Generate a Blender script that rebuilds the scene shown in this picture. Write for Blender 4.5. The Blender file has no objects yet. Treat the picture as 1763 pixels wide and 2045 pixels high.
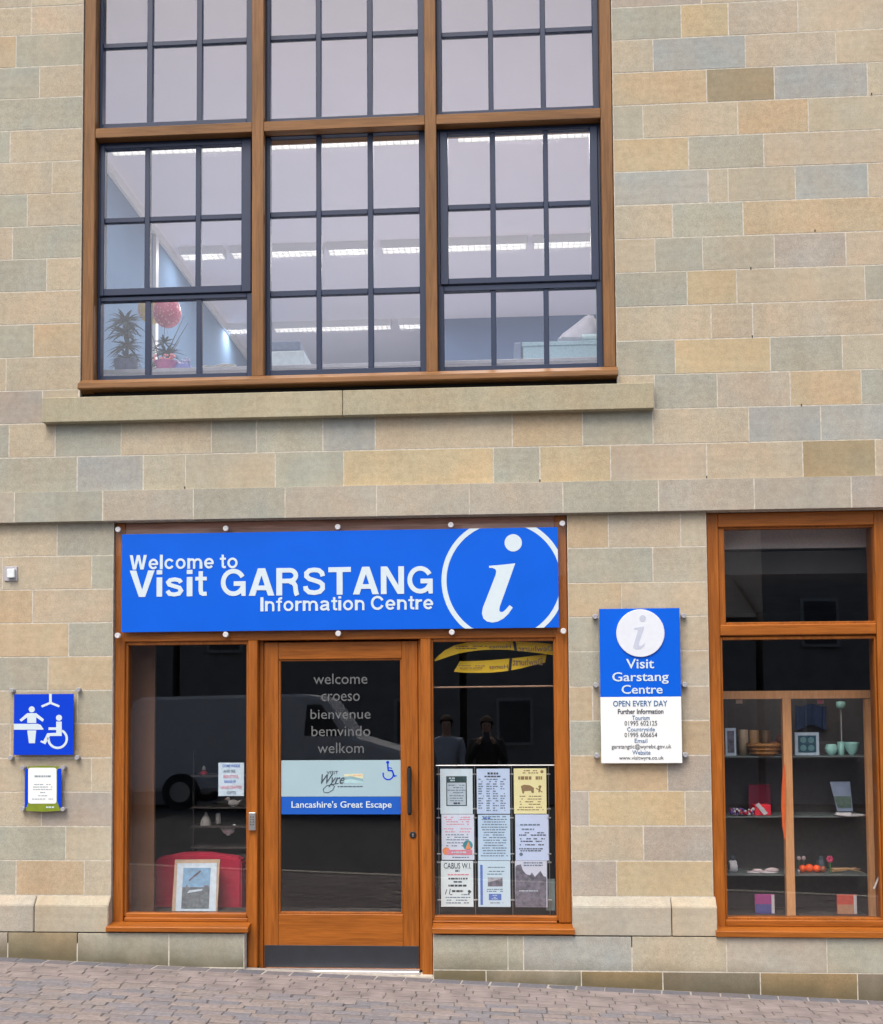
import bpy, bmesh, math, random
from mathutils import Vector, Matrix
random.seed(7)
S = bpy.context.scene
COL = S.collection

# ------------------------------------------------------------------ camera
W, H = 1763.0, 2045.0
F, CX, CY = 2299.47, 850.65, 1288.45
RX, RY, RZ = -0.0523, 0.06682, -0.0066
DIST, EYE = 7.4, 1.70
def _m(a): return Matrix(a)
B_ = _m([[1,0,0],[0,0,-1],[0,1,0]])
A_ = _m([[1,0,0],[0,math.cos(RX),-math.sin(RX)],[0,math.sin(RX),math.cos(RX)]])
Y_ = _m([[math.cos(RY),0,math.sin(RY)],[0,1,0],[-math.sin(RY),0,math.cos(RY)]])
Z_ = _m([[math.cos(RZ),-math.sin(RZ),0],[math.sin(RZ),math.cos(RZ),0],[0,0,1]])
M_ = Z_ @ A_ @ Y_ @ B_
right, down, fwd = Vector(M_[0]), Vector(M_[1]), Vector(M_[2])
CAM = Vector((0, -DIST, EYE))
cam_data = bpy.data.cameras.new('camera')
cam = bpy.data.objects.new('camera', cam_data); COL.objects.link(cam)
mw = Matrix.Identity(4)
for i in range(3):
    mw[i][0] = right[i]; mw[i][1] = -down[i]; mw[i][2] = -fwd[i]; mw[i][3] = CAM[i]
cam.matrix_world = mw
cam_data.sensor_fit = 'HORIZONTAL'; cam_data.sensor_width = 36
cam_data.lens = F / W * 36
cam_data.shift_x = (W/2 - CX) / W
cam_data.shift_y = (CY - H/2) / W
cam_data.clip_start = 0.05; cam_data.clip_end = 2000
S.camera = cam

# ------------------------------------------------------------------ sky, sun, exposure
world = bpy.data.worlds.new('World'); S.world = world; world.use_nodes = True
nt = world.node_tree; nt.nodes.clear()
SUN_EL, SUN_ROT = math.radians(60), math.radians(200)
sky = nt.nodes.new('ShaderNodeTexSky'); sky.sky_type = 'NISHITA'; sky.sun_disc = False
sky.sun_elevation = SUN_EL; sky.sun_rotation = SUN_ROT
sky.air_density = 1.0; sky.dust_density = 6.0; sky.ozone_density = 1.0
bg = nt.nodes.new('ShaderNodeBackground'); bg.inputs['Strength'].default_value = 0.13
wo = nt.nodes.new('ShaderNodeOutputWorld')
nt.links.new(sky.outputs[0], bg.inputs['Color']); nt.links.new(bg.outputs[0], wo.inputs['Surface'])
sl = bpy.data.lights.new('sun', 'SUN'); sl.energy = 0.9; sl.angle = math.radians(35); sl.color = (1.0, 0.93, 0.84)
sun = bpy.data.objects.new('sun', sl); COL.objects.link(sun)
sd = Vector((math.sin(SUN_ROT)*math.cos(SUN_EL), math.cos(SUN_ROT)*math.cos(SUN_EL), math.sin(SUN_EL)))
sun.rotation_euler = (-sd).to_track_quat('-Z', 'Y').to_euler()
S.view_settings.view_transform = 'Standard'; S.view_settings.look = 'None'
S.view_settings.exposure = 0.85; S.view_settings.gamma = 1; S.view_settings.use_curve_mapping = False

# ------------------------------------------------------------------ measuring helpers (photo sample -> point on a real plane)
def ray(px, py):
    return (fwd + right*((px-CX)/F) + down*((py-CY)/F))
def at(px, py, d=0.0):                      # point on the vertical plane Y = d
    r = ray(px, py); return CAM + r*((d - CAM.y)/r.y)
def atz(px, py, z):
    r = ray(px, py); return CAM + r*((z - CAM.z)/r.z)
def wx(px, py, d=0.0): return at(px, py, d).x
def wz(px, py, d=0.0): return at(px, py, d).z
def rect(x0, y0, x1, y1, d=0.0):
    xm, ym = (x0+x1)/2, (y0+y1)/2
    return wx(x0, ym, d), wx(x1, ym, d), wz(xm, y1, d), wz(xm, y0, d)

# ------------------------------------------------------------------ materials
def L(c):                                   # sRGB 0-255 -> linear
    return tuple(((v/255)/12.92 if v/255 <= .04045 else ((v/255+.055)/1.055)**2.4) for v in c)
def mat(name, col, rough=.6, metal=0, noise=.12, scale=30, bump=0, spec=.5, stretch=None, emit=0, objcol=False, coat=0, space='Position'):
    m = bpy.data.materials.new(name); m.use_nodes = True
    n = m.node_tree; b = n.nodes['Principled BSDF']
    b.inputs['Roughness'].default_value = rough; b.inputs['Metallic'].default_value = metal
    b.inputs['Specular IOR Level'].default_value = spec
    b.inputs['Coat Weight'].default_value = coat; b.inputs['Coat Roughness'].default_value = .12
    geo = n.nodes.new('ShaderNodeNewGeometry'); mp = n.nodes.new('ShaderNodeMapping')
    n.links.new(geo.outputs['Position'], mp.inputs['Vector'])
    if stretch: mp.inputs['Scale'].default_value = stretch
    tx = n.nodes.new('ShaderNodeTexNoise'); tx.inputs['Scale'].default_value = scale; tx.inputs['Detail'].default_value = 6
    n.links.new(mp.outputs[0], tx.inputs['Vector'])
    rp = n.nodes.new('ShaderNodeMapRange'); rp.inputs['From Min'].default_value = .25; rp.inputs['From Max'].default_value = .75
    rp.inputs['To Min'].default_value = 1-noise; rp.inputs['To Max'].default_value = 1+noise
    n.links.new(tx.outputs['Fac'], rp.inputs['Value'])
    mx = n.nodes.new('ShaderNodeVectorMath'); mx.operation = 'SCALE'
    if objcol:
        oi = n.nodes.new('ShaderNodeObjectInfo'); n.links.new(oi.outputs['Color'], mx.inputs[0])
    else: mx.inputs[0].default_value = col[:3]
    n.links.new(rp.outputs[0], mx.inputs['Scale']); n.links.new(mx.outputs[0], b.inputs['Base Color'])
    if bump:
        bp = n.nodes.new('ShaderNodeBump'); bp.inputs['Strength'].default_value = bump; bp.inputs['Distance'].default_value = .004
        n.links.new(tx.outputs['Fac'], bp.inputs['Height']); n.links.new(bp.outputs[0], b.inputs['Normal'])
    if emit:
        b.inputs['Emission Color'].default_value = (*col[:3], 1); b.inputs['Emission Strength'].default_value = emit
    return m

def stone_mat(name, dirt=False):
    m = bpy.data.materials.new(name); m.use_nodes = True
    n = m.node_tree; b = n.nodes['Principled BSDF']; k = n.links.new
    b.inputs['Roughness'].default_value = .9; b.inputs['Specular IOR Level'].default_value = .25
    geo = n.nodes.new('ShaderNodeNewGeometry'); oi = n.nodes.new('ShaderNodeObjectInfo')
    off = n.nodes.new('ShaderNodeVectorMath'); off.operation = 'MULTIPLY_ADD'
    cmb = n.nodes.new('ShaderNodeCombineXYZ')
    mul = n.nodes.new('ShaderNodeMath'); mul.operation = 'MULTIPLY'; mul.inputs[1].default_value = 37
    k(oi.outputs['Random'], mul.inputs[0]); k(mul.outputs[0], cmb.inputs[0]); k(mul.outputs[0], cmb.inputs[1])
    k(geo.outputs['Position'], off.inputs[0]); off.inputs[1].default_value = (1,1,1); k(cmb.outputs[0], off.inputs[2])
    big = n.nodes.new('ShaderNodeTexNoise'); big.inputs['Scale'].default_value = 3.2; big.inputs['Detail'].default_value = 3; k(off.outputs[0], big.inputs['Vector'])
    mid = n.nodes.new('ShaderNodeTexNoise'); mid.inputs['Scale'].default_value = 26; mid.inputs['Detail'].default_value = 6; mid.inputs['Roughness'].default_value = .7; k(off.outputs[0], mid.inputs['Vector'])
    fine = n.nodes.new('ShaderNodeTexNoise'); fine.inputs['Scale'].default_value = 210; fine.inputs['Detail'].default_value = 3; k(off.outputs[0], fine.inputs['Vector'])
    # warm / cool drift inside each stone
    cr = n.nodes.new('ShaderNodeValToRGB'); e = cr.color_ramp.elements
    e[0].position = .32; e[0].color = (.965,1.0,1.02,1); e[1].position = .68; e[1].color = (1.05,.985,.93,1)
    k(big.outputs['Fac'], cr.inputs[0])
    m1 = n.nodes.new('ShaderNodeVectorMath'); m1.operation = 'MULTIPLY'; k(oi.outputs['Color'], m1.inputs[0]); k(cr.outputs[0], m1.inputs[1])
    r1 = n.nodes.new('ShaderNodeMapRange'); r1.inputs['From Min'].default_value = .3; r1.inputs['From Max'].default_value = .7; r1.inputs['To Min'].default_value = .88; r1.inputs['To Max'].default_value = 1.1; k(mid.outputs['Fac'], r1.inputs['Value'])
    r2 = n.nodes.new('ShaderNodeMapRange'); r2.inputs['From Min'].default_value = .3; r2.inputs['From Max'].default_value = .7; r2.inputs['To Min'].default_value = .84; r2.inputs['To Max'].default_value = 1.14; k(fine.outputs['Fac'], r2.inputs['Value'])
    mm = n.nodes.new('ShaderNodeMath'); mm.operation = 'MULTIPLY'; k(r1.outputs[0], mm.inputs[0]); k(r2.outputs[0], mm.inputs[1])
    # small pits and iron spots
    vo = n.nodes.new('ShaderNodeTexVoronoi'); vo.inputs['Scale'].default_value = 38; k(off.outputs[0], vo.inputs['Vector'])
    r3 = n.nodes.new('ShaderNodeMapRange'); r3.inputs['From Min'].default_value = .03; r3.inputs['From Max'].default_value = .09; r3.inputs['To Min'].default_value = .72; r3.inputs['To Max'].default_value = 1; k(vo.outputs['Distance'], r3.inputs['Value'])
    m3 = n.nodes.new('ShaderNodeMath'); m3.operation = 'MULTIPLY'; k(mm.outputs[0], m3.inputs[0]); k(r3.outputs[0], m3.inputs[1])
    sc = n.nodes.new('ShaderNodeVectorMath'); sc.operation = 'SCALE'; k(m1.outputs[0], sc.inputs[0]); k(m3.outputs[0], sc.inputs['Scale'])
    # bedding lines, broad weathering and faint rain runs across the whole wall
    bm_ = n.nodes.new('ShaderNodeMapping'); bm_.inputs['Scale'].default_value = (2.5, 2.5, 38); bm_.inputs['Rotation'].default_value = (0, .06, 0); k(off.outputs[0], bm_.inputs['Vector'])
    bd_ = n.nodes.new('ShaderNodeTexNoise'); bd_.inputs['Scale'].default_value = 1; bd_.inputs['Detail'].default_value = 4; k(bm_.outputs[0], bd_.inputs['Vector'])
    rn_ = n.nodes.new('ShaderNodeMapping'); rn_.inputs['Scale'].default_value = (7, 7, .55); k(geo.outputs['Position'], rn_.inputs['Vector'])
    rt_ = n.nodes.new('ShaderNodeTexNoise'); rt_.inputs['Scale'].default_value = 1; rt_.inputs['Detail'].default_value = 5; k(rn_.outputs[0], rt_.inputs['Vector'])
    br_ = n.nodes.new('ShaderNodeTexNoise'); br_.inputs['Scale'].default_value = 1.1; br_.inputs['Detail'].default_value = 6; k(geo.outputs['Position'], br_.inputs['Vector'])
    cur = sc.outputs[0]
    for tex, lo, hi in ((bd_, .965, 1.03), (rt_, .955, 1.035), (br_, .92, 1.07)):
        q = n.nodes.new('ShaderNodeMapRange'); q.inputs['From Min'].default_value = .32; q.inputs['From Max'].default_value = .68; q.inputs['To Min'].default_value = lo; q.inputs['To Max'].default_value = hi; k(tex.outputs['Fac'], q.inputs['Value'])
        w_ = n.nodes.new('ShaderNodeVectorMath'); w_.operation = 'SCALE'; k(cur, w_.inputs[0]); k(q.outputs[0], w_.inputs['Scale']); cur = w_.outputs[0]
    last = cur
    if dirt:                                # splash dirt and algae on the lowest courses
        sep = n.nodes.new('ShaderNodeSeparateXYZ'); k(geo.outputs['Position'], sep.inputs[0])
        gx = n.nodes.new('ShaderNodeMath'); gx.operation = 'MULTIPLY_ADD'; gx.inputs[1].default_value = -GS; gx.inputs[2].default_value = -G0; k(sep.outputs[0], gx.inputs[0])
        hg = n.nodes.new('ShaderNodeMath'); hg.operation = 'ADD'; k(sep.outputs[2], hg.inputs[0]); k(gx.outputs[0], hg.inputs[1])
        ns = n.nodes.new('ShaderNodeTexNoise'); ns.inputs['Scale'].default_value = 5; ns.inputs['Detail'].default_value = 5; k(geo.outputs['Position'], ns.inputs['Vector'])
        ad = n.nodes.new('ShaderNodeMath'); ad.operation = 'MULTIPLY_ADD'; ad.inputs[1].default_value = .16; k(ns.outputs['Fac'], ad.inputs[0]); k(hg.outputs[0], ad.inputs[2])
        dm = n.nodes.new('ShaderNodeMapRange'); dm.inputs['From Min'].default_value = .09; dm.inputs['From Max'].default_value = .26; dm.inputs['To Min'].default_value = .8; dm.inputs['To Max'].default_value = 0; k(ad.outputs[0], dm.inputs['Value'])
        mi = n.nodes.new('ShaderNodeMix'); mi.data_type = 'RGBA'; k(dm.outputs[0], mi.inputs[0]); k(last, mi.inputs[6]); mi.inputs[7].default_value = (.10,.088,.05,1)
        last = mi.outputs[2]
    k(last, b.inputs['Base Color'])
    hh = n.nodes.new('ShaderNodeMath'); hh.operation = 'ADD'; k(mid.outputs['Fac'], hh.inputs[0]); k(fine.outputs['Fac'], hh.inputs[1])
    bp = n.nodes.new('ShaderNodeBump'); bp.inputs['Strength'].default_value = .35; bp.inputs['Distance'].default_value = .003
    k(hh.outputs[0], bp.inputs['Height']); k(bp.outputs[0], b.inputs['Normal'])
    return m

def wood_mat(name, col, axis, rough=.38):
    m = bpy.data.materials.new(name); m.use_nodes = True
    n = m.node_tree; b = n.nodes['Principled BSDF']; k = n.links.new
    b.inputs['Roughness'].default_value = rough; b.inputs['Specular IOR Level'].default_value = .28
    geo = n.nodes.new('ShaderNodeNewGeometry'); mp = n.nodes.new('ShaderNodeMapping'); k(geo.outputs['Position'], mp.inputs['Vector'])
    s = [90, 90, 90]; s[axis] = 5; mp.inputs['Scale'].default_value = s
    tx = n.nodes.new('ShaderNodeTexNoise'); tx.inputs['Scale'].default_value = 1; tx.inputs['Detail'].default_value = 5; tx.inputs['Distortion'].default_value = .6; k(mp.outputs[0], tx.inputs['Vector'])
    mp2 = n.nodes.new('ShaderNodeMapping'); k(geo.outputs['Position'], mp2.inputs['Vector']); s2 = [14,14,14]; s2[axis] = 1.3; mp2.inputs['Scale'].default_value = s2
    t2 = n.nodes.new('ShaderNodeTexNoise'); t2.inputs['Scale'].default_value = 1; t2.inputs['Detail'].default_value = 4; k(mp2.outputs[0], t2.inputs['Vector'])
    c = n.nodes.new('ShaderNodeValToRGB'); e = c.color_ramp.elements
    e[0].position = .3; e[0].color = (col[0]*.78, col[1]*.74, col[2]*.7, 1); e[1].position = .62; e[1].color = (*[v*1.12 for v in col], 1)
    k(tx.outputs['Fac'], c.inputs[0])
    r = n.nodes.new('ShaderNodeMapRange'); r.inputs['From Min'].default_value = .3; r.inputs['From Max'].default_value = .7; r.inputs['To Min'].default_value = .74; r.inputs['To Max'].default_value = 1.12; k(t2.outputs['Fac'], r.inputs['Value'])
    sc = n.nodes.new('ShaderNodeVectorMath'); sc.operation = 'SCALE'; k(c.outputs[0], sc.inputs[0]); k(r.outputs[0], sc.inputs['Scale']); k(sc.outputs[0], b.inputs['Base Color'])
    bp = n.nodes.new('ShaderNodeBump'); bp.inputs['Strength'].default_value = .12; bp.inputs['Distance'].default_value = .002; k(tx.outputs['Fac'], bp.inputs['Height']); k(bp.outputs[0], b.inputs['Normal'])
    return m

def glass_mat(name, tint=(1,1,1), ior=1.5, wav=.0):
    m = bpy.data.materials.new(name); m.use_nodes = True; n = m.node_tree; n.nodes.clear(); k = n.links.new
    o = n.nodes.new('ShaderNodeOutputMaterial'); mx = n.nodes.new('ShaderNodeMixShader')
    f0 = ((ior-1)/(ior+1))**2               # Schlick reflectance, the same on both faces of the thin pane
    g0 = n.nodes.new('ShaderNodeNewGeometry'); dt = n.nodes.new('ShaderNodeVectorMath'); dt.operation = 'DOT_PRODUCT'; k(g0.outputs['Normal'], dt.inputs[0]); k(g0.outputs['Incoming'], dt.inputs[1])
    ab = n.nodes.new('ShaderNodeMath'); ab.operation = 'ABSOLUTE'; k(dt.outputs['Value'], ab.inputs[0])
    om = n.nodes.new('ShaderNodeMath'); om.operation = 'SUBTRACT'; om.inputs[0].default_value = 1; k(ab.outputs[0], om.inputs[1])
    pw = n.nodes.new('ShaderNodeMath'); pw.operation = 'POWER'; pw.inputs[1].default_value = 5; k(om.outputs[0], pw.inputs[0])
    fr = n.nodes.new('ShaderNodeMath'); fr.operation = 'MULTIPLY_ADD'; fr.inputs[1].default_value = 1-f0; fr.inputs[2].default_value = f0; k(pw.outputs[0], fr.inputs[0])
    tr = n.nodes.new('ShaderNodeBsdfTransparent'); tr.inputs[0].default_value = (*tint, 1)
    gl = n.nodes.new('ShaderNodeBsdfGlossy'); gl.inputs['Roughness'].default_value = 0.0; gl.inputs['Color'].default_value = (1,1,1,1)
    if wav:
        geo = n.nodes.new('ShaderNodeNewGeometry'); tx = n.nodes.new('ShaderNodeTexNoise'); tx.inputs['Scale'].default_value = 2.2; tx.inputs['Detail'].default_value = 1
        k(geo.outputs['Position'], tx.inputs['Vector'])
        bp = n.nodes.new('ShaderNodeBump'); bp.inputs['Strength'].default_value = wav; bp.inputs['Distance'].default_value = .01
        k(tx.outputs['Fac'], bp.inputs['Height']); k(bp.outputs[0], gl.inputs['Normal'])
    k(fr.outputs[0], mx.inputs[0]); k(tr.outputs[0], mx.inputs[1]); k(gl.outputs[0], mx.inputs[2]); k(mx.outputs[0], o.inputs['Surface'])
    return m

# pavement line along the foot of the wall
gA, gB = at(0, 1911, -.05), at(1763, 1998, -.05)
GS = (gB.z-gA.z)/(gB.x-gA.x); G0 = gA.z - GS*gA.x
GY = 0.012                                   # gentle fall towards the street
def ground(x, y): return G0 + GS*x + GY*(y+.05)

MT = {}
MT['stone'] = stone_mat('sandstone'); MT['stone_low'] = stone_mat('sandstone_weathered', True)
MT['mortar'] = mat('lime_mortar', (.53,.505,.43), .95, noise=.25, scale=35, bump=.5)
OAK = (.335,.106,.015); OAKU = (.225,.112,.042)
MT['wood_v'] = wood_mat('oiled_oak_vertical', OAK, 2); MT['wood_h'] = wood_mat('oiled_oak_horizontal', OAK, 0)
MT['woodu_v'] = wood_mat('weathered_oak_vertical', OAKU, 2, .55); MT['woodu_h'] = wood_mat('weathered_oak_horizontal', OAKU, 0, .55)
MT['fascia'] = wood_mat('fascia_wood', (.46,.25,.18), 0, .6)
MT['metal'] = mat('slate_blue_coated_metal', (.012,.027,.070), .5, noise=.08, scale=12)
MT['glass'] = glass_mat('window_glass', (.97,.98,.99), 1.62, .0)
MT['glass_shop'] = glass_mat('shop_glass', (.965,.97,.975), 1.62, .015)
MT['acrylic'] = glass_mat('clear_acrylic', (.985,.99,.99), 1.3)
MT['blue'] = mat('blue_sign_face', (.0,.11,.68), .42, spec=.2, noise=.06, scale=3)
MT['blue2'] = mat('deep_blue_sign_face', (.0,.045,.60), .55, spec=.15, noise=.03, scale=6)
MT['white'] = mat('white_print', (.60,.72,.78), .4, noise=.02)
MT['whiteboard'] = mat('white_sign_face', (.82,.86,.86), .35, noise=.02, scale=6)
MT['ink'] = mat('dark_ink', (.04,.06,.08), .6, noise=.05)
MT['inkteal'] = mat('teal_ink', (.03,.14,.22), .6, noise=.05)
MT['steel'] = mat('brushed_steel', (.62,.62,.62), .3, .9, noise=.06, scale=80)
MT['black'] = mat('black_rubber', (.012,.013,.015), .5, noise=.15)
MT['kick'] = mat('dark_kick_plate', (.022,.026,.034), .42, noise=.15, scale=14)
MT['alu'] = mat('aluminium_threshold', (.8,.8,.8), .3, .7, noise=.05)
MT['plaster'] = mat('room_plaster', (.72,.70,.74), .9, noise=.03, scale=3)
MT['ceilwhite'] = mat('ceiling_paint', (.89,.85,.93), .9, noise=.02, scale=2)
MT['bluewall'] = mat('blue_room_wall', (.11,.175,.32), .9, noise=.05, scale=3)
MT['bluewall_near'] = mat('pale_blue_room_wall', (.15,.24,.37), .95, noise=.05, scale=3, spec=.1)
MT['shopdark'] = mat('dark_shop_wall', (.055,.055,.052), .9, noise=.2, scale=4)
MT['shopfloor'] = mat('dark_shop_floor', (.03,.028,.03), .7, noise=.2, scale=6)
MT['carpet'] = mat('grey_office_carpet', (.62,.59,.58), .95, noise=.12, scale=60)
MT['lamp'] = mat('lit_tube', (1,.97,.93), .5, emit=1.2, noise=0)
MT['lampframe'] = mat('light_fitting_white', (.8,.8,.8), .4, noise=.02)
MT['frost'] = mat('frosted_vinyl', (.115,.125,.13), .7, noise=.1, scale=20)
MT['bandpale'] = mat('pale_vinyl_band', L((158,186,196)), .5, noise=.03, scale=5)
MT['bandblue'] = mat('blue_vinyl_band', L((0,85,185)), .5, noise=.04, scale=5)
MT['paper'] = mat('printed_paper', (.60,.66,.70), .7, noise=.03, scale=10)
def simple(name, c, r=.6, **k):
    if name not in MT: MT[name] = mat(name, c, r, **k)
    return MT[name]

# bold grotesque letters for the fascia sign: ('p', outline), ('r', centre line of a stroke), ('o', closed stroke); cap height 100
def _arc(cx, cy, rx, ry, a0, a1, n=22): return [(cx+rx*math.cos(math.radians(a0+(a1-a0)*i/n)), cy+ry*math.sin(math.radians(a0+(a1-a0)*i/n))) for i in range(n+1)]
def _bar(x0, y0, x1, y1): return ('p', [(x0,y0),(x1,y0),(x1,y1),(x0,y1)])
GLY = {
 'W': (119, [('p', [(0,100),(22,100),(34,30),(49,100),(70,100),(85,30),(97,100),(119,100),(97,0),(74,0),(59.5,66),(45,0),(22,0)])]),
 'V': (88, [('p', [(0,100),(23,100),(44,27),(65,100),(88,100),(55,0),(33,0)])]),
 'A': (92, [('p', [(0,0),(23,0),(46,74),(46,100),(33,100)]), ('p', [(92,0),(69,0),(46,74),(46,100),(59,100)]), ('p', [(22,20),(70,20),(64,37),(28,37)])]),
 'T': (80, [_bar(0,82,80,100), _bar(29.5,0,50.5,82)]),
 'N': (82, [_bar(0,0,20,100), _bar(62,0,82,100), ('p', [(2,100),(23,100),(80,0),(59,0)])]),
 'R': (84, [_bar(0,0,21,100), ('r', [(12,91.5),(48,91.5)]+_arc(48,72,22,19.5,90,-90,12)[1:]+[(12,52.5)]), ('r', [(48,50),(62,45),(68,34),(69.5,18),(72,6),(75,0)])]),
 'S': (82, [('r', [(72,68),(69,80),(58,89.5),(41,91.5),(24,89),(14,80),(14,68),(24,59),(42,53),(60,47),(71,38),(71,23),(61,12),(42,8.5),(23,11),(12,21),(10,33)])]),
 'G': (92, [('r', _arc(47,50,37,41.5,28,335)), ('p', [(48,54),(91,54),(91,0),(77,0),(74,12),(74,37),(48,37)])]),
 'C': (88, [('r', _arc(46,50,36,41.5,24,336))]),
 'I': (21, [_bar(0,0,21,100)]), 'i': (20, [_bar(0,0,20,73), _bar(0,84,20,100)]), 'l': (20, [_bar(0,0,20,100)]),
 't': (40, [('r', [(19,94),(19,22),(21,12),(28,8.5),(40,9)]), _bar(0,59,40,73)]),
 'o': (72, [('o', _arc(36,36.5,26,29,0,360,28)[:-1])]), 'e': (70, [('r', _arc(35,36.5,25.5,29,-4,322)), _bar(14,29,66,42)]),
 'c': (67, [('r', _arc(35,36.5,25.5,29,30,330))]),
 'm': (104, [_bar(0,0,19,73), ('r', [(9,40),(13,56),(26,64),(38,63),(46,55),(52-5,42),(47,0)]), _bar(84.5,0,103.5,45) , ('r', [(47,40),(53,56),(66,64),(80,63),(90,55),(94,42),(94,30)])]),
 'n': (66, [_bar(0,0,19,73), ('r', [(9,40),(15,57),(29,64.5),(44,62),(54,53),(56.5,40),(56.5,0)])]),
 'r': (44, [_bar(0,0,19,73), ('r', [(9,38),(16,55),(28,63),(44,63.5)])]),
 'f': (41, [('r', [(41,91),(31,91.5),(22,86),(20,74),(20,0)]), _bar(0,59,40,73)]),
 'a': (70, [('r', [(11,53),(17,62),(33,65.5),(49,62),(56,53),(56.5,40),(56.5,16),(58,8),(64,1)]), ('o', [(54,40),(36,38),(18,33),(10,21),(15,11),(28,8),(43,12),(54,22)])]),
 's': (66, [('r', [(56,52),(50,61),(34,64.5),(18,62),(11,54),(15,45),(33,38.5),(50,33),(56,22),(49,11),(33,7.5),(16,10),(8,22)])])}
def stroke_outline(pts, w, closed=False):
    n = len(pts); P = [Vector(p) for p in pts]; A, Bq = [], []
    for i in range(n):
        e0 = (P[i]-P[i-1]) if (i or closed) else (P[1]-P[0]); e1 = (P[(i+1)%n]-P[i]) if (i < n-1 or closed) else (P[-1]-P[-2])
        e0, e1 = e0.normalized(), e1.normalized(); n0, n1 = Vector((-e0.y,e0.x)), Vector((-e1.y,e1.x)); m_ = (n0+n1).normalized(); k = min(1/max(m_.dot(n0), .5), 1.5)
        A.append(P[i]+m_*w*k); Bq.append(P[i]-m_*w*k)
    return A, Bq

# ------------------------------------------------------------------ object helpers
def link(name, me, parent=None, m=None):
    o = bpy.data.objects.new(name, me); COL.objects.link(o)
    if parent is not None: o.parent = parent
    if m is not None and me is not None and not me.materials: me.materials.append(m)
    return o
def obj(name, bm, m, parent=None, smooth=False):
    me = bpy.data.meshes.new(name); bm.to_mesh(me); bm.free()
    if smooth:
        for p in me.polygons: p.use_smooth = True
    return link(name, me, parent, m)
def tag(o, label, cat, group=None):
    o['label'] = label; o['category'] = cat
    if group: o['group'] = group
    return o
def thing(name, label, cat, loc=(0,0,0), group=None):
    o = bpy.data.objects.new(name, None); COL.objects.link(o); o.empty_display_size = .1
    o['_l'] = 0; del o['_l']
    tag(o, label, cat, group); o.location = loc
    return o
def child(name, bm, m, root, smooth=False):
    """part built in world coordinates under an Empty that may sit anywhere"""
    o = obj(name, bm, m, root, smooth)
    r = root; mat_ = Matrix.Identity(4)
    off = Vector((0,0,0))
    while r is not None: off += Vector(r.location); r = r.parent
    o.location = -off
    return o
def box(bm, x0, x1, y0, y1, z0, z1, bev=0.0, seg=1):
    if x0 > x1: x0, x1 = x1, x0
    if y0 > y1: y0, y1 = y1, y0
    if z0 > z1: z0, z1 = z1, z0
    vs = [bm.verts.new(p) for p in ((x0,y0,z0),(x1,y0,z0),(x1,y1,z0),(x0,y1,z0),(x0,y0,z1),(x1,y0,z1),(x1,y1,z1),(x0,y1,z1))]
    fs = [bm.faces.new([vs[i] for i in q]) for q in ((3,2,1,0),(4,5,6,7),(0,1,5,4),(1,2,6,5),(2,3,7,6),(3,0,4,7))]
    if bev:
        es = {e for f in fs for e in f.edges}
        bmesh.ops.bevel(bm, geom=list(es), offset=bev, segments=seg, affect='EDGES', profile=.5)
    return bm
def B(*a, **k): return box(bmesh.new(), *a, **k)
def prism(bm, pts, y0, y1):                  # outline in X,Z extruded along Y
    a = [bm.verts.new((p[0], y0, p[1])) for p in pts]; b = [bm.verts.new((p[0], y1, p[1])) for p in pts]
    n = len(pts)
    try:
        bm.faces.new(a); bm.faces.new(b[::-1])
    except ValueError: pass
    for i in range(n): bm.faces.new((a[i], b[i], b[(i+1)%n], a[(i+1)%n]))
    return bm
def fin(bm):
    bmesh.ops.recalc_face_normals(bm, faces=bm.faces[:]); return bm
def profile(bm, pts, x0, x1):                # outline in Y,Z extruded along X
    a = [bm.verts.new((x0, p[0], p[1])) for p in pts]; b = [bm.verts.new((x1, p[0], p[1])) for p in pts]
    n = len(pts); bm.faces.new(a); bm.faces.new(b[::-1])
    for i in range(n): bm.faces.new((a[i], b[i], b[(i+1)%n], a[(i+1)%n]))
    return fin(bm)
def lathe(bm, c, prof, seg=20, axis='Z'):
    rings = []
    for r, h in prof:
        ring = []
        for i in range(seg):
            a = 2*math.pi*i/seg
            if axis == 'Z': p = (c[0]+r*math.cos(a), c[1]+r*math.sin(a), c[2]+h)
            else: p = (c[0]+r*math.cos(a), c[1]+h, c[2]+r*math.sin(a))
            ring.append(bm.verts.new(p))
        rings.append(ring)
    for j in range(len(rings)-1):
        for i in range(seg): bm.faces.new((rings[j][i], rings[j][(i+1)%seg], rings[j+1][(i+1)%seg], rings[j+1][i]))
    bm.faces.new(rings[0]); bm.faces.new(rings[-1])
    return fin(bm)
def tube(bm, pts, r, seg=8):
    pts = [Vector(p) for p in pts]; rings = []
    for i, p in enumerate(pts):
        t = (pts[min(i+1, len(pts)-1)] - pts[max(i-1, 0)]).normalized()
        u = t.cross(Vector((0,0,1)));
        if u.length < .1: u = t.cross(Vector((1,0,0)))
        u.normalize(); v = t.cross(u); rr = r[i] if isinstance(r, (list, tuple)) else r
        rings.append([bm.verts.new(p + (u*math.cos(2*math.pi*k/seg) + v*math.sin(2*math.pi*k/seg))*rr) for k in range(seg)])
    for j in range(len(rings)-1):
        for i in range(seg): bm.faces.new((rings[j][i], rings[j][(i+1)%seg], rings[j+1][(i+1)%seg], rings[j+1][i]))
    bm.faces.new(rings[0][::-1]); bm.faces.new(rings[-1])
    return fin(bm)
def ball(bm, c, r, sx=1, sy=1, sz=1, u=16, v=10):
    g = bmesh.ops.create_uvsphere(bm, u_segments=u, v_segments=v, radius=r)
    for q in g['verts']: q.co = Vector((q.co.x*sx + c[0], q.co.y*sy + c[1], q.co.z*sz + c[2]))
    return bm
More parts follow.
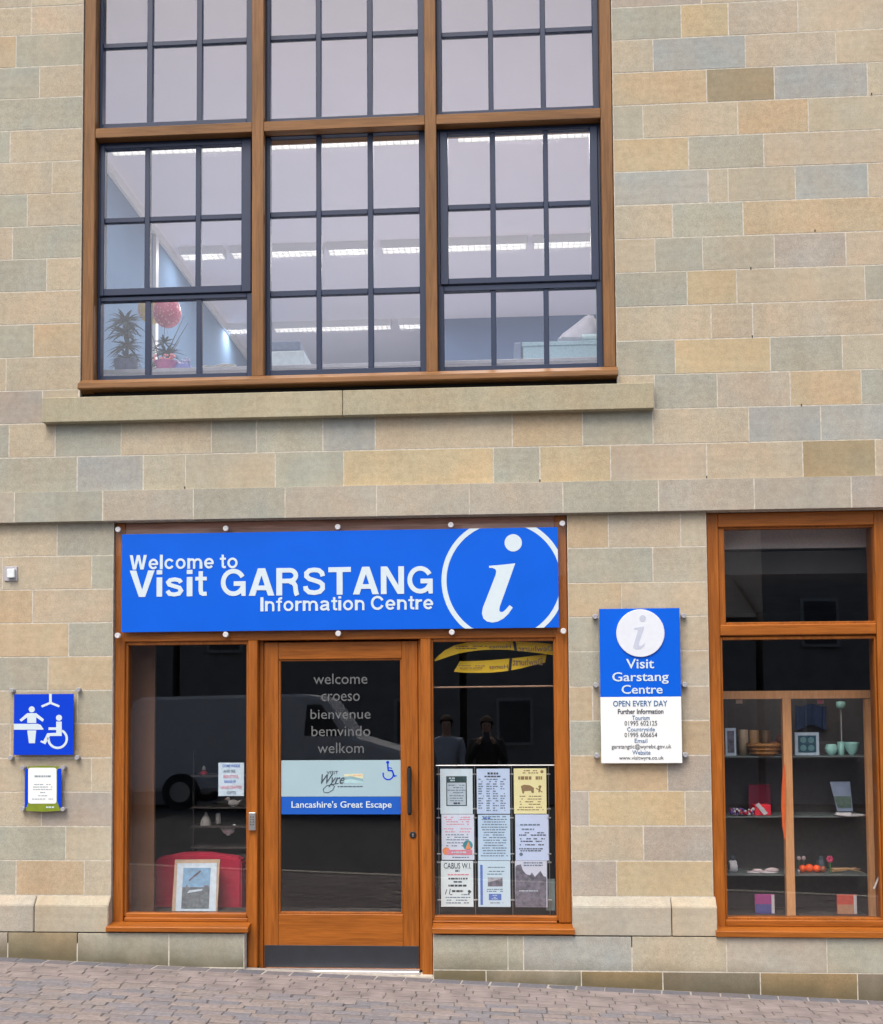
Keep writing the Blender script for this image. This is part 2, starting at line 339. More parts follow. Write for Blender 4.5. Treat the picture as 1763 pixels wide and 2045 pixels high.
# flat print, measured in photo samples, lying d (front face) on its board
TH = .0012
def ppoly(bm, pts, d): return fin(prism(bm, [(wx(x,y,d), wz(x,y,d)) for x, y in pts], d, d+TH))
def pdisc(bm, x, y, r, d, seg=32):
    return ppoly(bm, [(x+r*math.cos(2*math.pi*i/seg), y+r*math.sin(2*math.pi*i/seg)) for i in range(seg)], d)
def pline(bm, a, b, w, d):
    v = Vector((b[0]-a[0], b[1]-a[1])); v.normalize(); n = Vector((-v.y, v.x))*(w/2)
    return ppoly(bm, [(a[0]+n.x,a[1]+n.y),(b[0]+n.x,b[1]+n.y),(b[0]-n.x,b[1]-n.y),(a[0]-n.x,a[1]-n.y)], d)
def parc(bm, x, y, r, w, a0, a1, d, seg=40):
    for i in range(seg):
        s, t = math.radians(a0+(a1-a0)*i/seg), math.radians(a0+(a1-a0)*(i+1)/seg)
        ro, ri = r+w/2, r-w/2
        ppoly(bm, [(x+ro*math.cos(s),y+ro*math.sin(s)),(x+ro*math.cos(t),y+ro*math.sin(t)),(x+ri*math.cos(t),y+ri*math.sin(t)),(x+ri*math.cos(s),y+ri*math.sin(s))], d)
    return bm
def text(s, x0, y0, x1, y1, d, m, parent, off=0.0, shear=0.0, mirror=False, name='lettering', space=1.0):
    """lettering fitted to the measured ink box"""
    cu = bpy.data.curves.new('t', 'FONT'); cu.body = s; cu.offset = off; cu.shear = shear; cu.space_character = space
    cu.extrude = 0.0; cu.resolution_u = 3
    return fit_mesh(cu, x0, y0, x1, y1, d, m, parent, name, mirror)
def fit_mesh(cu, x0, y0, x1, y1, d, m, parent, name, mirror):
    to = bpy.data.objects.new('t', cu); COL.objects.link(to)
    dg = bpy.context.evaluated_depsgraph_get()
    me = bpy.data.meshes.new_from_object(to.evaluated_get(dg)); bpy.data.objects.remove(to); bpy.data.curves.remove(cu)
    xs = [v.co.x for v in me.vertices]; ys = [v.co.y for v in me.vertices]
    a, b, c, e = min(xs), max(xs), min(ys), max(ys)
    TLx, TRx, Zb, Zt = rect(x0, y0, x1, y1, d)
    for v in me.vertices:
        u = (v.co.x-a)/(b-a); w = (v.co.y-c)/(e-c)
        if mirror: u = 1-u
        v.co = (TLx + u*(TRx-TLx), d, Zb + w*(Zt-Zb))
    bm = bmesh.new(); bm.from_mesh(me); bpy.data.meshes.remove(me)
    bm.normal_update()
    for f in bm.faces:
        f.smooth = False
        if f.normal.y > 0: f.normal_flip()
    r = bmesh.ops.extrude_face_region(bm, geom=bm.faces[:])
    for v in [g for g in r['geom'] if isinstance(g, bmesh.types.BMVert)]: v.co.y -= TH
    return child(name, bm, m, parent)
def sign_text(s, x0, y0, x1, y1, d, m, parent, off=0, name='lettering'):
    """bold sign letters fitted to the measured ink box"""
    quads = []; x = 0; lay = 0
    for ch in s:
        if ch == ' ': x += 30; continue
        wd, parts = GLY[ch]; cap = ch.isupper()
        for li, (kind, pts) in enumerate(parts):
            if kind == 'p': quads.append((li, [[(p[0]+x, p[1]) for p in pts]]))
            else:
                A, Q = stroke_outline(pts, 8.3 if cap and ch != 'I' else 7.6, kind == 'o'); n = len(A); rg = range(n) if kind == 'o' else range(n-1)
                quads.append((li, [[(A[i].x+x, A[i].y), (A[(i+1)%n].x+x, A[(i+1)%n].y), (Q[(i+1)%n].x+x, Q[(i+1)%n].y), (Q[i].x+x, Q[i].y)] for i in rg]))
        x += wd + (7 if ch in 'TVArtf' else 10)
    al = [p for q in quads for c in q[1] for p in c]
    xa, xb, ya, yb = min(p[0] for p in al), max(p[0] for p in al), min(p[1] for p in al), max(p[1] for p in al)
    TLx, TRx, Zb, Zt = rect(x0, y0, x1, y1, d); bm = bmesh.new()
    for li, cs in quads:
        b2 = bmesh.new(); dd = d - li*.0004
        for c in cs: b2.faces.new([b2.verts.new((TLx+(p[0]-xa)/(xb-xa)*(TRx-TLx), dd, Zb+(p[1]-ya)/(yb-ya)*(Zt-Zb))) for p in c])
        bmesh.ops.remove_doubles(b2, verts=b2.verts[:], dist=1e-6); b2.normal_update()
        for f in b2.faces:
            if f.normal.y > 0: f.normal_flip()
        ex = bmesh.ops.extrude_face_region(b2, geom=b2.faces[:])
        for v in [g for g in ex['geom'] if isinstance(g, bmesh.types.BMVert)]: v.co.y -= TH
        bmesh.ops.triangulate(b2, faces=b2.faces[:]); me = bpy.data.meshes.new('t'); b2.to_mesh(me); b2.free(); bm.from_mesh(me); bpy.data.meshes.remove(me)
    return child(name, bm, m, parent)
def words(bm, x0, x1, y, h, d, dens=.85):     # lines of print too small to read
    x = x0
    while x < x1-1:
        w = random.uniform(2.5, 8); w = min(w, x1-x)
        if random.random() < dens:
            a, b, c, e = rect(x, y-h/2, x+w, y+h/2, d); box(bm, a, b, d, d+TH, c, e)
        x += w + random.uniform(.8, 1.6)
    return bm

# ================================================================== THE BUILDING
bld = thing('stone_building', 'sandstone information centre building of pale mixed cut stone blocks with oak windows', 'building')
C_ = dict(b=(190,178,156), g=(163,167,157), u=(158,166,170), p=(187,174,156), Y=(199,179,140), t=(192,169,136),
          d=(146,131,100), G=(180,173,154), q=(170,163,157), D=(112,104,92), T=(150,122,78), s=(173,169,160))
def desat(c, f=.60):
    m_ = (179,171,154); return tuple(m_[i]+(c[i]-m_[i])*f for i in range(3))
def scol(k):
    c = L(desat(C_[k])); j = random.uniform(-.035, .035)
    return (c[0]*.93*(1+j), c[1]*.94*(1+j), c[2]*.93*(1+j*.6), 1)
def stone(x0, x1, z0, z1, k, y=0.0, depth=.09, mt='stone', name='stone', gap=.0036, parent=None):
    """one dressed block with a fine arris, its own joint gap all round"""
    yj = y - random.uniform(0, .0009); gap = gap*random.uniform(.72, 1.15)
    x0 += gap; x1 -= gap; z0 += gap; z1 -= gap
    if x1-x0 < .01: return
    c = .0013
    bm = bmesh.new()
    A = [bm.verts.new(p) for p in ((x0+c,yj,z0+c),(x1-c,yj,z0+c),(x1-c,yj,z1-c),(x0+c,yj,z1-c))]
    Bv = [bm.verts.new(p) for p in ((x0,yj+c,z0),(x1,yj+c,z0),(x1,yj+c,z1),(x0,yj+c,z1))]
    Cv = [bm.verts.new(p) for p in ((x0,yj+depth,z0),(x1,yj+depth,z0),(x1,yj+depth,z1),(x0,yj+depth,z1))]
    bm.faces.new(A)
    for i in range(4):
        j = (i+1) % 4
        bm.faces.new((Bv[i], Bv[j], A[j], A[i])); bm.faces.new((Cv[i], Cv[j], Bv[j], Bv[i]))
    bm.faces.new(Cv[::-1])
    o = obj(name, bm, MT[mt], parent or bld); o.color = scol(k)
    return o

XL, XR = -4.6, 4.9                           # how far the wall is built either side
# opening edges
UW = [wx(163.5, 380), wx(1226, 380)]; UW_B = (wz(158, 790)+wz(1232, 752))/2; UW_T = 7.05
SF = [wx(225, 1300), wx(1135.5, 1300)]
RW = [wx(1415, 1300), wx(1790, 1300)]
def avgz(*p): return sum(wz(x, y) for x, y in p)/len(p)
cz = [avgz((0,10),(1222,-35)), avgz((0,72),(161,66.5),(1222,14),(1615,1.6)), avgz((0,138.6),(160,128.3),(1224,77.6),(1663,65.5)),
      avgz((0,200.6),(160,192),(1227,143),(1727,127.8)), avgz((0,263.5),(160,256),(1228,209),(1763,192.6)), avgz((0,327.5),(160,318.6),(1228,275),(1763,263.5)),
      avgz((0,392),(160,383.5),(1230,342),(1763,327)), avgz((0,455.8),(160,448.5),(1230,408.7),(1763,394.4)), avgz((0,519),(150,514),(1232,477.4),(1763,463.7)),
      avgz((0,584),(150,579),(1232,545),(1763,530)), avgz((0,650.5),(150,644.5),(1234,612.5),(1763,598.8)), avgz((0,716.8),(150,711),(1234,680),(1763,668)),
      avgz((0,781.7),(150,777),(1235,750.5),(1763,737)), avgz((0,847.5),(1308,816.8),(1763,806.6)), avgz((0,914.5),(240,910.6),(980,893),(1763,877.7)),
      avgz((0,983.8),(520,977.5),(980,967.5),(1763,949.6))]
STR_B = avgz((0,1043.5),(510,1042),(980,1031),(1763,1015.5))
fy = lambda z: CY + 0                          # (unused)
def midpy(z0, z1, px):                        # photo row of the middle of a course near sample column px
    z = (z0+z1)/2; lo, hi = -900, 2400
    for _ in range(30):
        m_ = (lo+hi)/2
        if wz(px, m_) > z: lo = m_
        else: hi = m_
    return lo
def course(z0, z1, px, cols, y=0.0, x0=None, x1=None, mt='stone', name='stone'):
    """px: inner joints (photo samples); cols: one letter per stone; x0, x1 outer ends in metres"""
    xs = [x0] + [wx(p, midpy(z0, z1, p), y) for p in px] + [x1]
    if x0 == Lx: xs[0] = min(xs[1]-.3, Lx0-random.uniform(0, .3)); filler(Lx, xs[0], z0, z1, y, mt, name)
    if x1 == Rx: xs[-1] = max(xs[-2]+.3, Rx0+random.uniform(0, .3)); filler(xs[-1], Rx, z0, z1, y, mt, name)
    for i, k in enumerate(cols): stone(xs[i], xs[i+1], z0, z1, k, y, mt=mt, name=name)
def filler(xa, xb, z0, z1, y=0.0, mt='stone', name='stone'):
    x = xa
    while xb - x > .01:
        w = random.uniform(.42, .85)
        if xb - x - w < .3: w = xb - x
        stone(x, x+w, z0, z1, random.choice('bbgpGYu'), y, mt=mt, name=name); x += w
Lx0, Rx0 = wx(-60, 900), wx(1800, 900)         # a little outside the picture
Lx, Rx = Lx0-1.9, Rx0+2.1
# rows above the top of the picture, then the measured rows
zt = cz[0]
k_ = 0
while zt < 7.5:
    filler(Lx, UW[0] if zt < UW_T-.05 else Rx, zt, zt+.212)
    if zt < UW_T-.05: filler(UW[1], Rx, zt, zt+.212)
    zt += .212
TOPZ = zt
left = [([63],'bp'),([32],'tg'),([79],'gb'),([],'g'),([20],'gb'),([104],'bb'),([54.6],'gb'),([25],'pg'),([93],'gb'),([],'b'),([67],'gt'),([12],'bG')]
right_ = [([1400],'qp'),([1360,1454,1593],'gYpp'),([1304,1488,1669],'bupb'),([1411,1546,1732],'tdub'),([1284,1473,1614],'GbtG'),([1375,1525],'Ygp'),
          ([1414,1454,1588,1733],'ubGup'),([1343,1484],'bgt'),([1308,1403,1546,1689],'bgGqp'),([1372,1471,1727],'gYbg'),([1420,1503],'bbp'),
          ([1348,1538,1682],'gYgb')]
for i in range(12):
    z1, z0 = cz[i], cz[i+1]
    px, c = left[i]; course(z0, z1, px, c, x0=Lx, x1=UW[0])
    px, c = right_[i]
    # the last row runs on behind the wooden sill
    course(z0, z1, px, c, x0=UW[1], x1=Rx)
# row that meets the projecting sill stones
SILL_LOW = cz[13]+.01
course(cz[13], cz[12], [85], 'qG', x0=Lx, x1=UW[0]-.012)
course(cz[13], cz[12], [1307,1432,1578,1720], 'bgptg', x0=UW[1]+.012, x1=Rx)
obj('sill_gap_shade', B(UW[0]-.010, UW[1]+.010, .045, .19, SILL_LOW, UW_B+.01), MT['black'], bld)  # black strip paints the shade in the gap under the oak sill
course(cz[14], cz[13], [18,110,242,422,512,645,749,1023,1163,1304,1495,1639], 'gbgbggubtgbuu', x0=Lx, x1=Rx)
course(cz[15], cz[14], [154,286,370,550,686,985,1078,1219,1411,1603,1748], 'guGGgYgYpbdp', x0=Lx, x1=Rx)
course(STR_B, cz[15], [28,205,386,569,752,937,1124,1315,1506,1700], 'sgsgsssgssq', y=-.045, x0=Lx, x1=Rx, name='string_course_stone')
# piers between the openings
lp = [STR_B, wz(110,1110.4), wz(110,1177), wz(110,1244), wz(110,1311.5), wz(110,1378.8), wz(110,1445), wz(110,1513.4), wz(110,1581.6), wz(110,1650), wz(110,1718), wz(110,1787.6)]
for i, (px, c) in enumerate([([114],'bg'),([5,183],'pbg'),([64.5],'tb'),([137],'tg'),([96],'gt'),([155],'bg'),([20],'pt'),([183],'bb'),([83],'bq'),([131],'gb'),([32,168],'gtb')]):
    course(lp[i+1], lp[i], px, c, x0=Lx, x1=SF[0])
rp = [STR_B, wz(1275,1093), wz(1275,1163), wz(1275,1231), wz(1275,1300), wz(1275,1370.5), wz(1275,1439), wz(1275,1508.5), wz(1275,1579.5), wz(1275,1649), wz(1275,1719), wz(1275,1790)]
for i, (px, c) in enumerate([([1215,1359],'tpb'),([1303.5],'gG'),([1241],'tb'),([1290],'gb'),([1300],'gp'),([1183],'tp'),([1290],'gt'),([1333],'tq'),([1176,1368],'qYp'),([1285],'bq'),([1231],'qY')]):
    course(rp[i+1], rp[i], px, c, x0=SF[1], x1=RW[0])
    filler(RW[1], Rx, rp[i+1], rp[i])
# plinth: chamfered blocks standing 50 mm proud, then two plain rows
PY = -.05
def plinth(x0, x1, zb, zt_, k, ch=.058):
    x0 += .003; x1 -= .003; zb += .003
    bm = profile(bmesh.new(), [(.06, zb), (.06, zt_), (0, zt_), (PY, zt_-ch), (PY, zb)], x0, x1)
    bmesh.ops.bevel(bm, geom=bm.edges[:], offset=.004, segments=2, affect='EDGES')
    o = obj('plinth_stone', bm, MT['stone'], bld); o.color = scol(k)
zPl, zPr = lp[-1], rp[-1]
zJ = avgz((110,1860),(1290,1866))
lpx = wx(222, 1825); rpx0, rpx1 = wx(1142, 1830), wx(1430, 1830)
xj = wx(74, 1825); plinth(Lx, Lx+1.1, zJ, zPl, 'G'); plinth(Lx+1.1, Lx0-.1, zJ, zPl, 's'); plinth(Lx0-.1, xj, zJ, zPl, 's'); plinth(xj, lpx, zJ, zPl, 'G')
xj = wx(1339, 1830); plinth(rpx0, xj, zJ, zPr, 's'); plinth(xj, rpx1, zJ, zPr, 'b')
plinth(RW[1]+.02, Rx0+.3, zJ, zPr, 'G'); plinth(Rx0+.3, Rx0+1.2, zJ, zPr, 's'); plinth(Rx0+1.2, Rx, zJ, zPr, 'p')
zK = wz(1160, 1939, PY)
dx0, dx1 = wx(491, 1900), wx(866, 1900)
course(zK, zJ, [15.5,154,337], 'qdgg', y=PY, x0=Lx, x1=dx0, mt='stone_low')
course(zK, zJ, [1014,1045,1262,1451,1651], 'gguGsg', y=PY, x0=dx1, x1=Rx, mt='stone_low')
course(zK-.32, zK, [330], 'Gg', y=PY, x0=wx(120,1930), x1=dx0, mt='stone_low')
course(zK-.32, zK, [971,1161,1324,1519,1713], 'dGTDTD', y=PY, x0=dx1, x1=Rx, mt='stone_low')
# projecting sill stones under the big window
SX0, SXm, SX1 = wx(84, 815, -.06), wx(684, 795, -.06), wx(1306, 785, -.06)
SZ1 = (wz(85,790,-.06)+wz(684,775,-.06)+wz(1305,757,-.06))/3; SZ0 = (wz(85,845,-.06)+wz(1305,815,-.06)+wz(500,832.7,-.06))/3
SZ1 -= .018
for a, b_ in ((SX0, SXm-.002), (SXm+.002, SX1)):
    bm = profile(bmesh.new(), [(.08,SZ0),(.08,SZ1+.004),(0,SZ1+.004),(-.06,SZ1),(-.06,SZ0),(-.045,SZ0),(-.043,SZ0+.008),(-.033,SZ0+.008),(-.031,SZ0)], a, b_)
    bmesh.ops.bevel(bm, geom=[e for e in bm.edges if e.calc_length() > .02], offset=.003, segments=1, affect='EDGES')
    o = obj('sill_stone', bm, MT['stone'], bld); o.color = tuple([*[v*.88 for v in L((178,172,148))], 1])
# backing wall with lime mortar showing in the joints
bm = bmesh.new(); MY = .0006
box(bm, Lx, Rx, -.0444, .0003, STR_B+.004, cz[15]-.004)
def core(x0, x1, z0, z1): box(bm, x0, x1, MY, .30, z0, z1)
core(Lx, UW[0], cz[12], TOPZ); core(UW[1], Rx, cz[12], TOPZ); core(UW[0], UW[1], UW_T, TOPZ)
core(Lx, UW[0]-.011, STR_B, SZ1); core(UW[1]+.011, Rx, STR_B, SZ1); box(bm, UW[0]-.011, UW[1]+.011, MY, .30, STR_B, cz[13]+.005); core(Lx, UW[0], SZ1, cz[12]) if SZ1 < cz[12] else None; core(UW[1], Rx, SZ1, cz[12]) if SZ1 < cz[12] else None
core(Lx, SF[0], zPl-.3, STR_B); core(SF[1], RW[0], zPl-.3, STR_B); core(RW[1], Rx, zPl-.3, STR_B)
box(bm, Lx, SF[0], PY+.0006, .30, zK-.4, zPl-.3)
box(bm, SF[0], dx0, PY+.0006, .30, zK-.4, zJ-.001)
box(bm, dx1, SF[1], PY+.0006, .30, zK-.4, zJ-.001)
box(bm, SF[1], RW[0], PY+.0006, .30, zK-.4, zPl-.3)
box(bm, RW[0], RW[1], PY+.0006, .30, zK-.4, zJ-.001)
box(bm, RW[1], Rx, PY+.0006, .30, zK-.4, zPl-.3)
obj('mortar_bed', bm, MT['mortar'], bld)
# weep holes
for x, y in ((369,974),(1078,960),(1411,953),(1627,461),(1502,672),(1600,809),(1740,188),(1499,536)):
    a, b_, c, d_ = rect(x-1.0, y-2.2, x+1.0, y+2.2); obj('weep_hole', B(a, b_, -.0035, .01, c, d_), MT['black'], bld)

# ------------------------------------------------------------------ rooms behind the glass
CEIL = 6.65; FL2 = 3.02; RB = 10.5
lw = atz(350, 512, CEIL); LWX = lw.x
bk = lambda name, m, *a: obj(name, B(*a), MT[m], bld)
bk('office_ceiling', 'ceilwhite', Lx, Rx, .151, RB, CEIL, CEIL+.25)
bk('roof_slab', 'mortar', Lx-.1, Rx+.1, .301, RB+.2, CEIL+.2501, TOPZ+.1)
bk('office_floor', 'carpet', Lx, Rx, .30, RB, FL2-.30, FL2)
bk('office_wall', 'bluewall_near', LWX-.15, LWX, .301, RB-.2, FL2+.001, CEIL-.001)
PW = atz(886, 637, CEIL); 
bk('office_partition', 'bluewall', PW.x, Rx-.3, PW.y, PW.y+.1, FL2+.001, CEIL-.001)
bk('office_back_wall', 'bluewall', LWX+.001, Rx-.2, RB-.2, RB, FL2+.001, CEIL-.001)
bk('office_side_wall', 'plaster', Rx-.2, Rx, .301, RB-.2, FL2+.001, CEIL-.001)
bk('wall_trim', 'lampframe', LWX+.001, LWX+.03, .32, RB-.3, CEIL-.09, CEIL-.001)
for py_ in (1.15, 4.0): bk('wall_trim', 'lampframe', LWX+.001, LWX+.035, py_, py_+.09, FL2, CEIL-.1)
bk('office_window_board', 'plaster', UW[0], UW[1], .22, .42, UW_B-.02, UW_B+.012)
# shop below
SB = 3.6
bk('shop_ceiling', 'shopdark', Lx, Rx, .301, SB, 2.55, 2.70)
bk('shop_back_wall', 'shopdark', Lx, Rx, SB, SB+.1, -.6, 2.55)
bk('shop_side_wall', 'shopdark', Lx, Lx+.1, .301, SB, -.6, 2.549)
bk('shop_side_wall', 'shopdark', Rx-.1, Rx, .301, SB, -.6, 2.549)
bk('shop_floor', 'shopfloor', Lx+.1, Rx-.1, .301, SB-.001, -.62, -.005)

# ------------------------------------------------------------------ big oak window upstairs
WY = .012                                    # oak face
MYF = .085                                   # metal face
win = obj('window', B(UW[0]+.004, wx(187.5,400), WY, .22, UW_B+.0, UW_T, bev=.004), MT['woodu_v'], bld)
win['label'] = 'tall oak framed upper window with slate blue metal glazing grid'
posts = [(wx(502,380), wx(525.5,380)), (wx(848.5,380), wx(871.5,380)), (wx(1202,380), UW[1]-.004)]
WSZ = (wz(192,759.6,WY)+wz(850,742,WY)+wz(1207,733.7,WY))/3       # top of oak sill
def wpart(name, bm, m, p=win): return obj(name, bm, MT[m], p)
for a, b_ in posts: wpart('post', B(a, b_, WY, .22, WSZ, UW_T, bev=.004), 'woodu_v')
bx = [(wx(187.5,400), posts[0][0]), (posts[0][1], posts[1][0]), (posts[1][1], posts[2][0])]
TZ1 = (wz(192,257)+wz(528,241)+wz(846,224.5)+wz(1200,212.5))/4; TZ0 = (wz(192,276)+wz(528,261)+wz(846,244.5)+wz(1200,232.5))/4
for a, b_ in bx: wpart('transom', B(a+.0005, b_-.0005, WY+.003, .22, TZ0, TZ1, bev=.003), 'woodu_h')
sx0, sx1 = wx(155,765,-.055), wx(1234,740,-.055)
sz1 = (wz(155,768,-.055)+wz(500,755,-.055)+wz(1235,738,-.055))/3; sz0 = (wz(155,779,-.055)+wz(500,767,-.055)+wz(1234,749,-.055))/3
wpart('window_sill', profile(bmesh.new(), [(.2,sz0+.004),(.2,WSZ),(WY-.004,WSZ),(-.055,sz1),(-.058,sz0+.006),(-.055,sz0),(-.03,sz0),(-.028,sz0+.01),(-.016,sz0+.01),(-.014,sz0)], sx0, sx1), 'woodu_h')
# glazing
def glazing(z0s, cols, rows, rail, x0, x1, zb, zt_, casement=False, y=MYF):
    """metal frame x0..x1, zb..zt_, with pane columns and rows (metres)"""
    fr = bmesh.new(); cl, cr = cols[0][0], cols[-1][1]; rb, rt = rows[-1][0], rows[0][1]
    box(fr, x0+.001, cl, y, y+.055, zb, zt_, bev=.003); box(fr, cr, x1-.001, y, y+.055, zb, zt_, bev=.003)
    box(fr, cl, cr, y+.002, y+.053, rt, zt_-.0005, bev=.003); box(fr, cl, cr, y+.002, y+.053, zb+.0005, rb, bev=.003)
    f = wpart('casement' if casement else 'metal_frame', fr, 'metal')
    for i in range(len(cols)-1): wpart('glazing_bar', B(cols[i][1], cols[i+1][0], y+.010, y+.05, rb+.0005, rt-.0005, bev=.003), 'metal')
    for j in range(len(rows)-1):
        for i in range(len(cols)): wpart('glazing_bar', B(cols[i][0]+.0004, cols[i][1]-.0004, y+.012, y+.048, rows[j+1][1], rows[j][0], bev=.003), 'metal')
    for r in rows:
        for c in cols:
            wpart('pane', B(c[0]-.004, c[1]+.004, y+.026, y+.032, r[0]-.004, r[1]+.004), 'glass')
def cols_(pairs, py): return [(wx(a, py, MYF), wx(b, py, MYF)) for a, b in pairs]
def rows_(pairs, px): return [(wz(px, b, MYF), wz(px, a, MYF)) for a, b in pairs]
upc = [cols_([(205,292.7),(303.8,392),(403,492)], 130), cols_([(539,630),(640.5,732.3),(743.3,834.5)], 130), cols_([(882,974.5),(984.8,1079),(1089.5,1183.5)], 130)]
upr = rows_([(-198,-56),(-46,84.5),(94.5,239)], 348) ; 
mid_ = rows_([(80.5,232)], 590); a_ = rows_([(88,241)], 348)
for i in range(3):
    x0, x1 = bx[i]; rr = rows_([(88.5+0,241.5)], 348) if i == 0 else (rows_([(86-9,236-1)], 585) if i == 1 else rows_([(66,216.5)], 1030))
    bot = rr[0][0]; t1 = rr[0][1]; hh = t1-bot
    rws = [(t1+.034+hh+.034, UW_T-.05), (t1+.034, t1+.034+hh), (bot, t1)]
    rws = [r for r in rws if r[1]-r[0] > .05]
    glazing(None, upc[i], rws, None, x0, x1, TZ1+.001, UW_T-.001)
zb_ = WSZ+.001; zt2 = TZ0-.001
# bay 1: casement over a fixed strip
def bay_cas(i, cc, cr_, fc, frow, split):
    x0, x1 = bx[i]
    glazing(None, cc, cr_, None, x0+.018, x1-.018, split+.004, zt2-.022, True, y=MYF-.012)
    fr = bmesh.new()
    box(fr, x0+.001, x0+.017, MYF, MYF+.055, split, zt2, bev=.002); box(fr, x1-.017, x1-.001, MYF, MYF+.055, split, zt2, bev=.002)
    box(fr, x0+.018, x1-.018, MYF+.001, MYF+.055, zt2-.021, zt2, bev=.002); wpart('metal_frame', fr, 'metal')
    glazing(None, fc, frow, None, x0, x1, zb_, split-.001)
bay_cas(0, cols_([(209.5,289),(299.5,390.5),(401,482.5)], 430), rows_([(294,431),(441,574)], 345), cols_([(200.6,288.5),(300,391),(401.5,492.5)], 670), rows_([(598,747)], 346), wz(346,589,MYF))
glazing(None, cols_([(539.5,630.8),(641,734),(745,837.5)], 500), rows_([(267,417),(427.5,575.5),(587,735.5)], 688), None, bx[1][0], bx[1][1], zb_, zt2)
bay_cas(2, cols_([(895,979),(990,1085.5),(1095.5,1179)], 430), rows_([(263.5,404),(414.5,553)], 1037), cols_([(886.8,980.5),(991,1086),(1096.5,1192)], 660), rows_([(577.5,728)], 1039), wz(1037,566,MYF))

# ------------------------------------------------------------------ shopfront: frame, fascia, door, two windows
SY = .03                                     # timber face
GY_ = .075                                   # glass
SFT = STR_B - .002
sf = obj('shopfront', B(SF[0]+.003, wx(247.5,1550,SY), SY, .20, wz(235,1842,SY), SFT, bev=.004), MT['wood_v'], bld)
sf['label'] = 'varnished oak shopfront frame around the entrance'
def sp(name, bm, m, p=sf): return obj(name, bm, MT[m], p)
headT, headB = wz(680,1262,SY), wz(680,1277,SY)
sp('post', B(wx(1112.5,1550,SY), SF[1]-.003, SY, .20, wz(1125,1843,SY), SFT, bev=.004), 'wood_v')
gz = lambda px, py: ground(wx(px, py), 0)
p1 = (wx(495.5,1600,SY), wx(514,1600,SY)); p2 = (wx(841.5,1600,SY), wx(862,1600,SY))
sp('post', B(p1[0], p1[1], SY-.006, .20, ground(p1[0],0)-.01, headB-.0005, bev=.004), 'wood_v')
sp('post', B(p2[0], p2[1], SY-.006, .20, ground(p2[0],0)-.01, headB-.0005, bev=.004), 'wood_v')
sp('door_stop', B(p1[1]+.0005, wx(526,1600,SY+.05), SY+.05, .19, .0, headB-.001, bev=.003), 'wood_v')
sp('door_stop', B(wx(836.5,1600,SY+.05), p2[0]-.0005, SY+.05, .19, .0, headB-.001, bev=.003), 'wood_v')
sp('head_rail', B(wx(247.5,1270,SY)+.0005, wx(1112.5,1270,SY)-.0005, SY+.002, .20, headB, headT+.03, bev=.003), 'wood_h')
sp('fascia_panel', B(wx(247.5,1160,SY)+.0005, wx(1112.5,1160,SY)-.0005, SY+.008, .20, headT+.031, SFT-.001, bev=.002), 'fascia')
def light(x0, x1, zb, zt_, sill0, sill1, win_bottom, endl, endr):
    """a fixed shop pane with beads, bottom rail and drip sill; numbers in photo samples"""
    g = (wx(x0,1550,GY_), wx(x1,1550,GY_)); z1 = wz((x0+x1)/2, zt_, GY_); z0 = wz((x0+x1)/2, zb, GY_)
    bd = bmesh.new(); w = .024
    l, r = g[0]-w, g[1]+w
    box(bd, l, g[0], SY+.018, .10, z0-w, z1+w, bev=.003); box(bd, g[1], r, SY+.018, .10, z0-w, z1+w, bev=.003)
    box(bd, g[0], g[1], SY+.0185, .10, z1, z1+w, bev=.003); 
    sp('glazing_bead', bd, 'wood_v')
    sp('glazing_bead', B(g[0]-.004, g[1]+.004, SY+.012, .10, z0-.03, z0, bev=.004), 'wood_h')
    sp('pane', B(g[0]-.003, g[1]+.003, GY_, GY_+.008, z0-.003, z1+.003), 'glass_shop')
    return l, r, z0, z1
l1 = light(257, 493.5, 1822, 1288, 0, 0, 0, 0, 0)
l2 = light(864.5+2, 1107.5, 1828, 1281, 0, 0, 0, 0, 0)
def sill(xa, xb, pyb, pyt, pyr, name='window_sill', m='wood_h', par=None, yy=-.075):
    z0, z1 = wz((xa+xb)/2, pyb, yy), wz((xa+xb)/2, pyt, yy); zr = wz((xa+xb)/2, pyr, SY)
    a, b_ = wx(xa, (pyb+pyt)/2, yy), wx(xb, (pyb+pyt)/2, yy)
    o = obj(name, profile(bmesh.new(), [(.2,z0+.003),(.2,zr),(SY-.002,zr),(yy+.004,z1+.004),(yy,z1),(yy,z0+.004),(yy+.004,z0),(-.053,z0),(-.052,z0+.002)], a, b_), MT[m], par or sf)
    return z0, z1, zr
s1 = sill(211, 494.5, 1862, 1853, 1841); s2 = sill(863, 1147.5, 1866, 1856, 1844)
for g0, g1, q, s_ in ((wx(247.5,1830,SY), p1[0], l1, s1), (p2[1], wx(1112.5,1830,SY), l2, s2)):
    sp('bottom_rail', B(g0+.0005, g1-.0005, SY+.001, .20, s_[2]+.0005, q[2]-.028, bev=.004), 'wood_h')
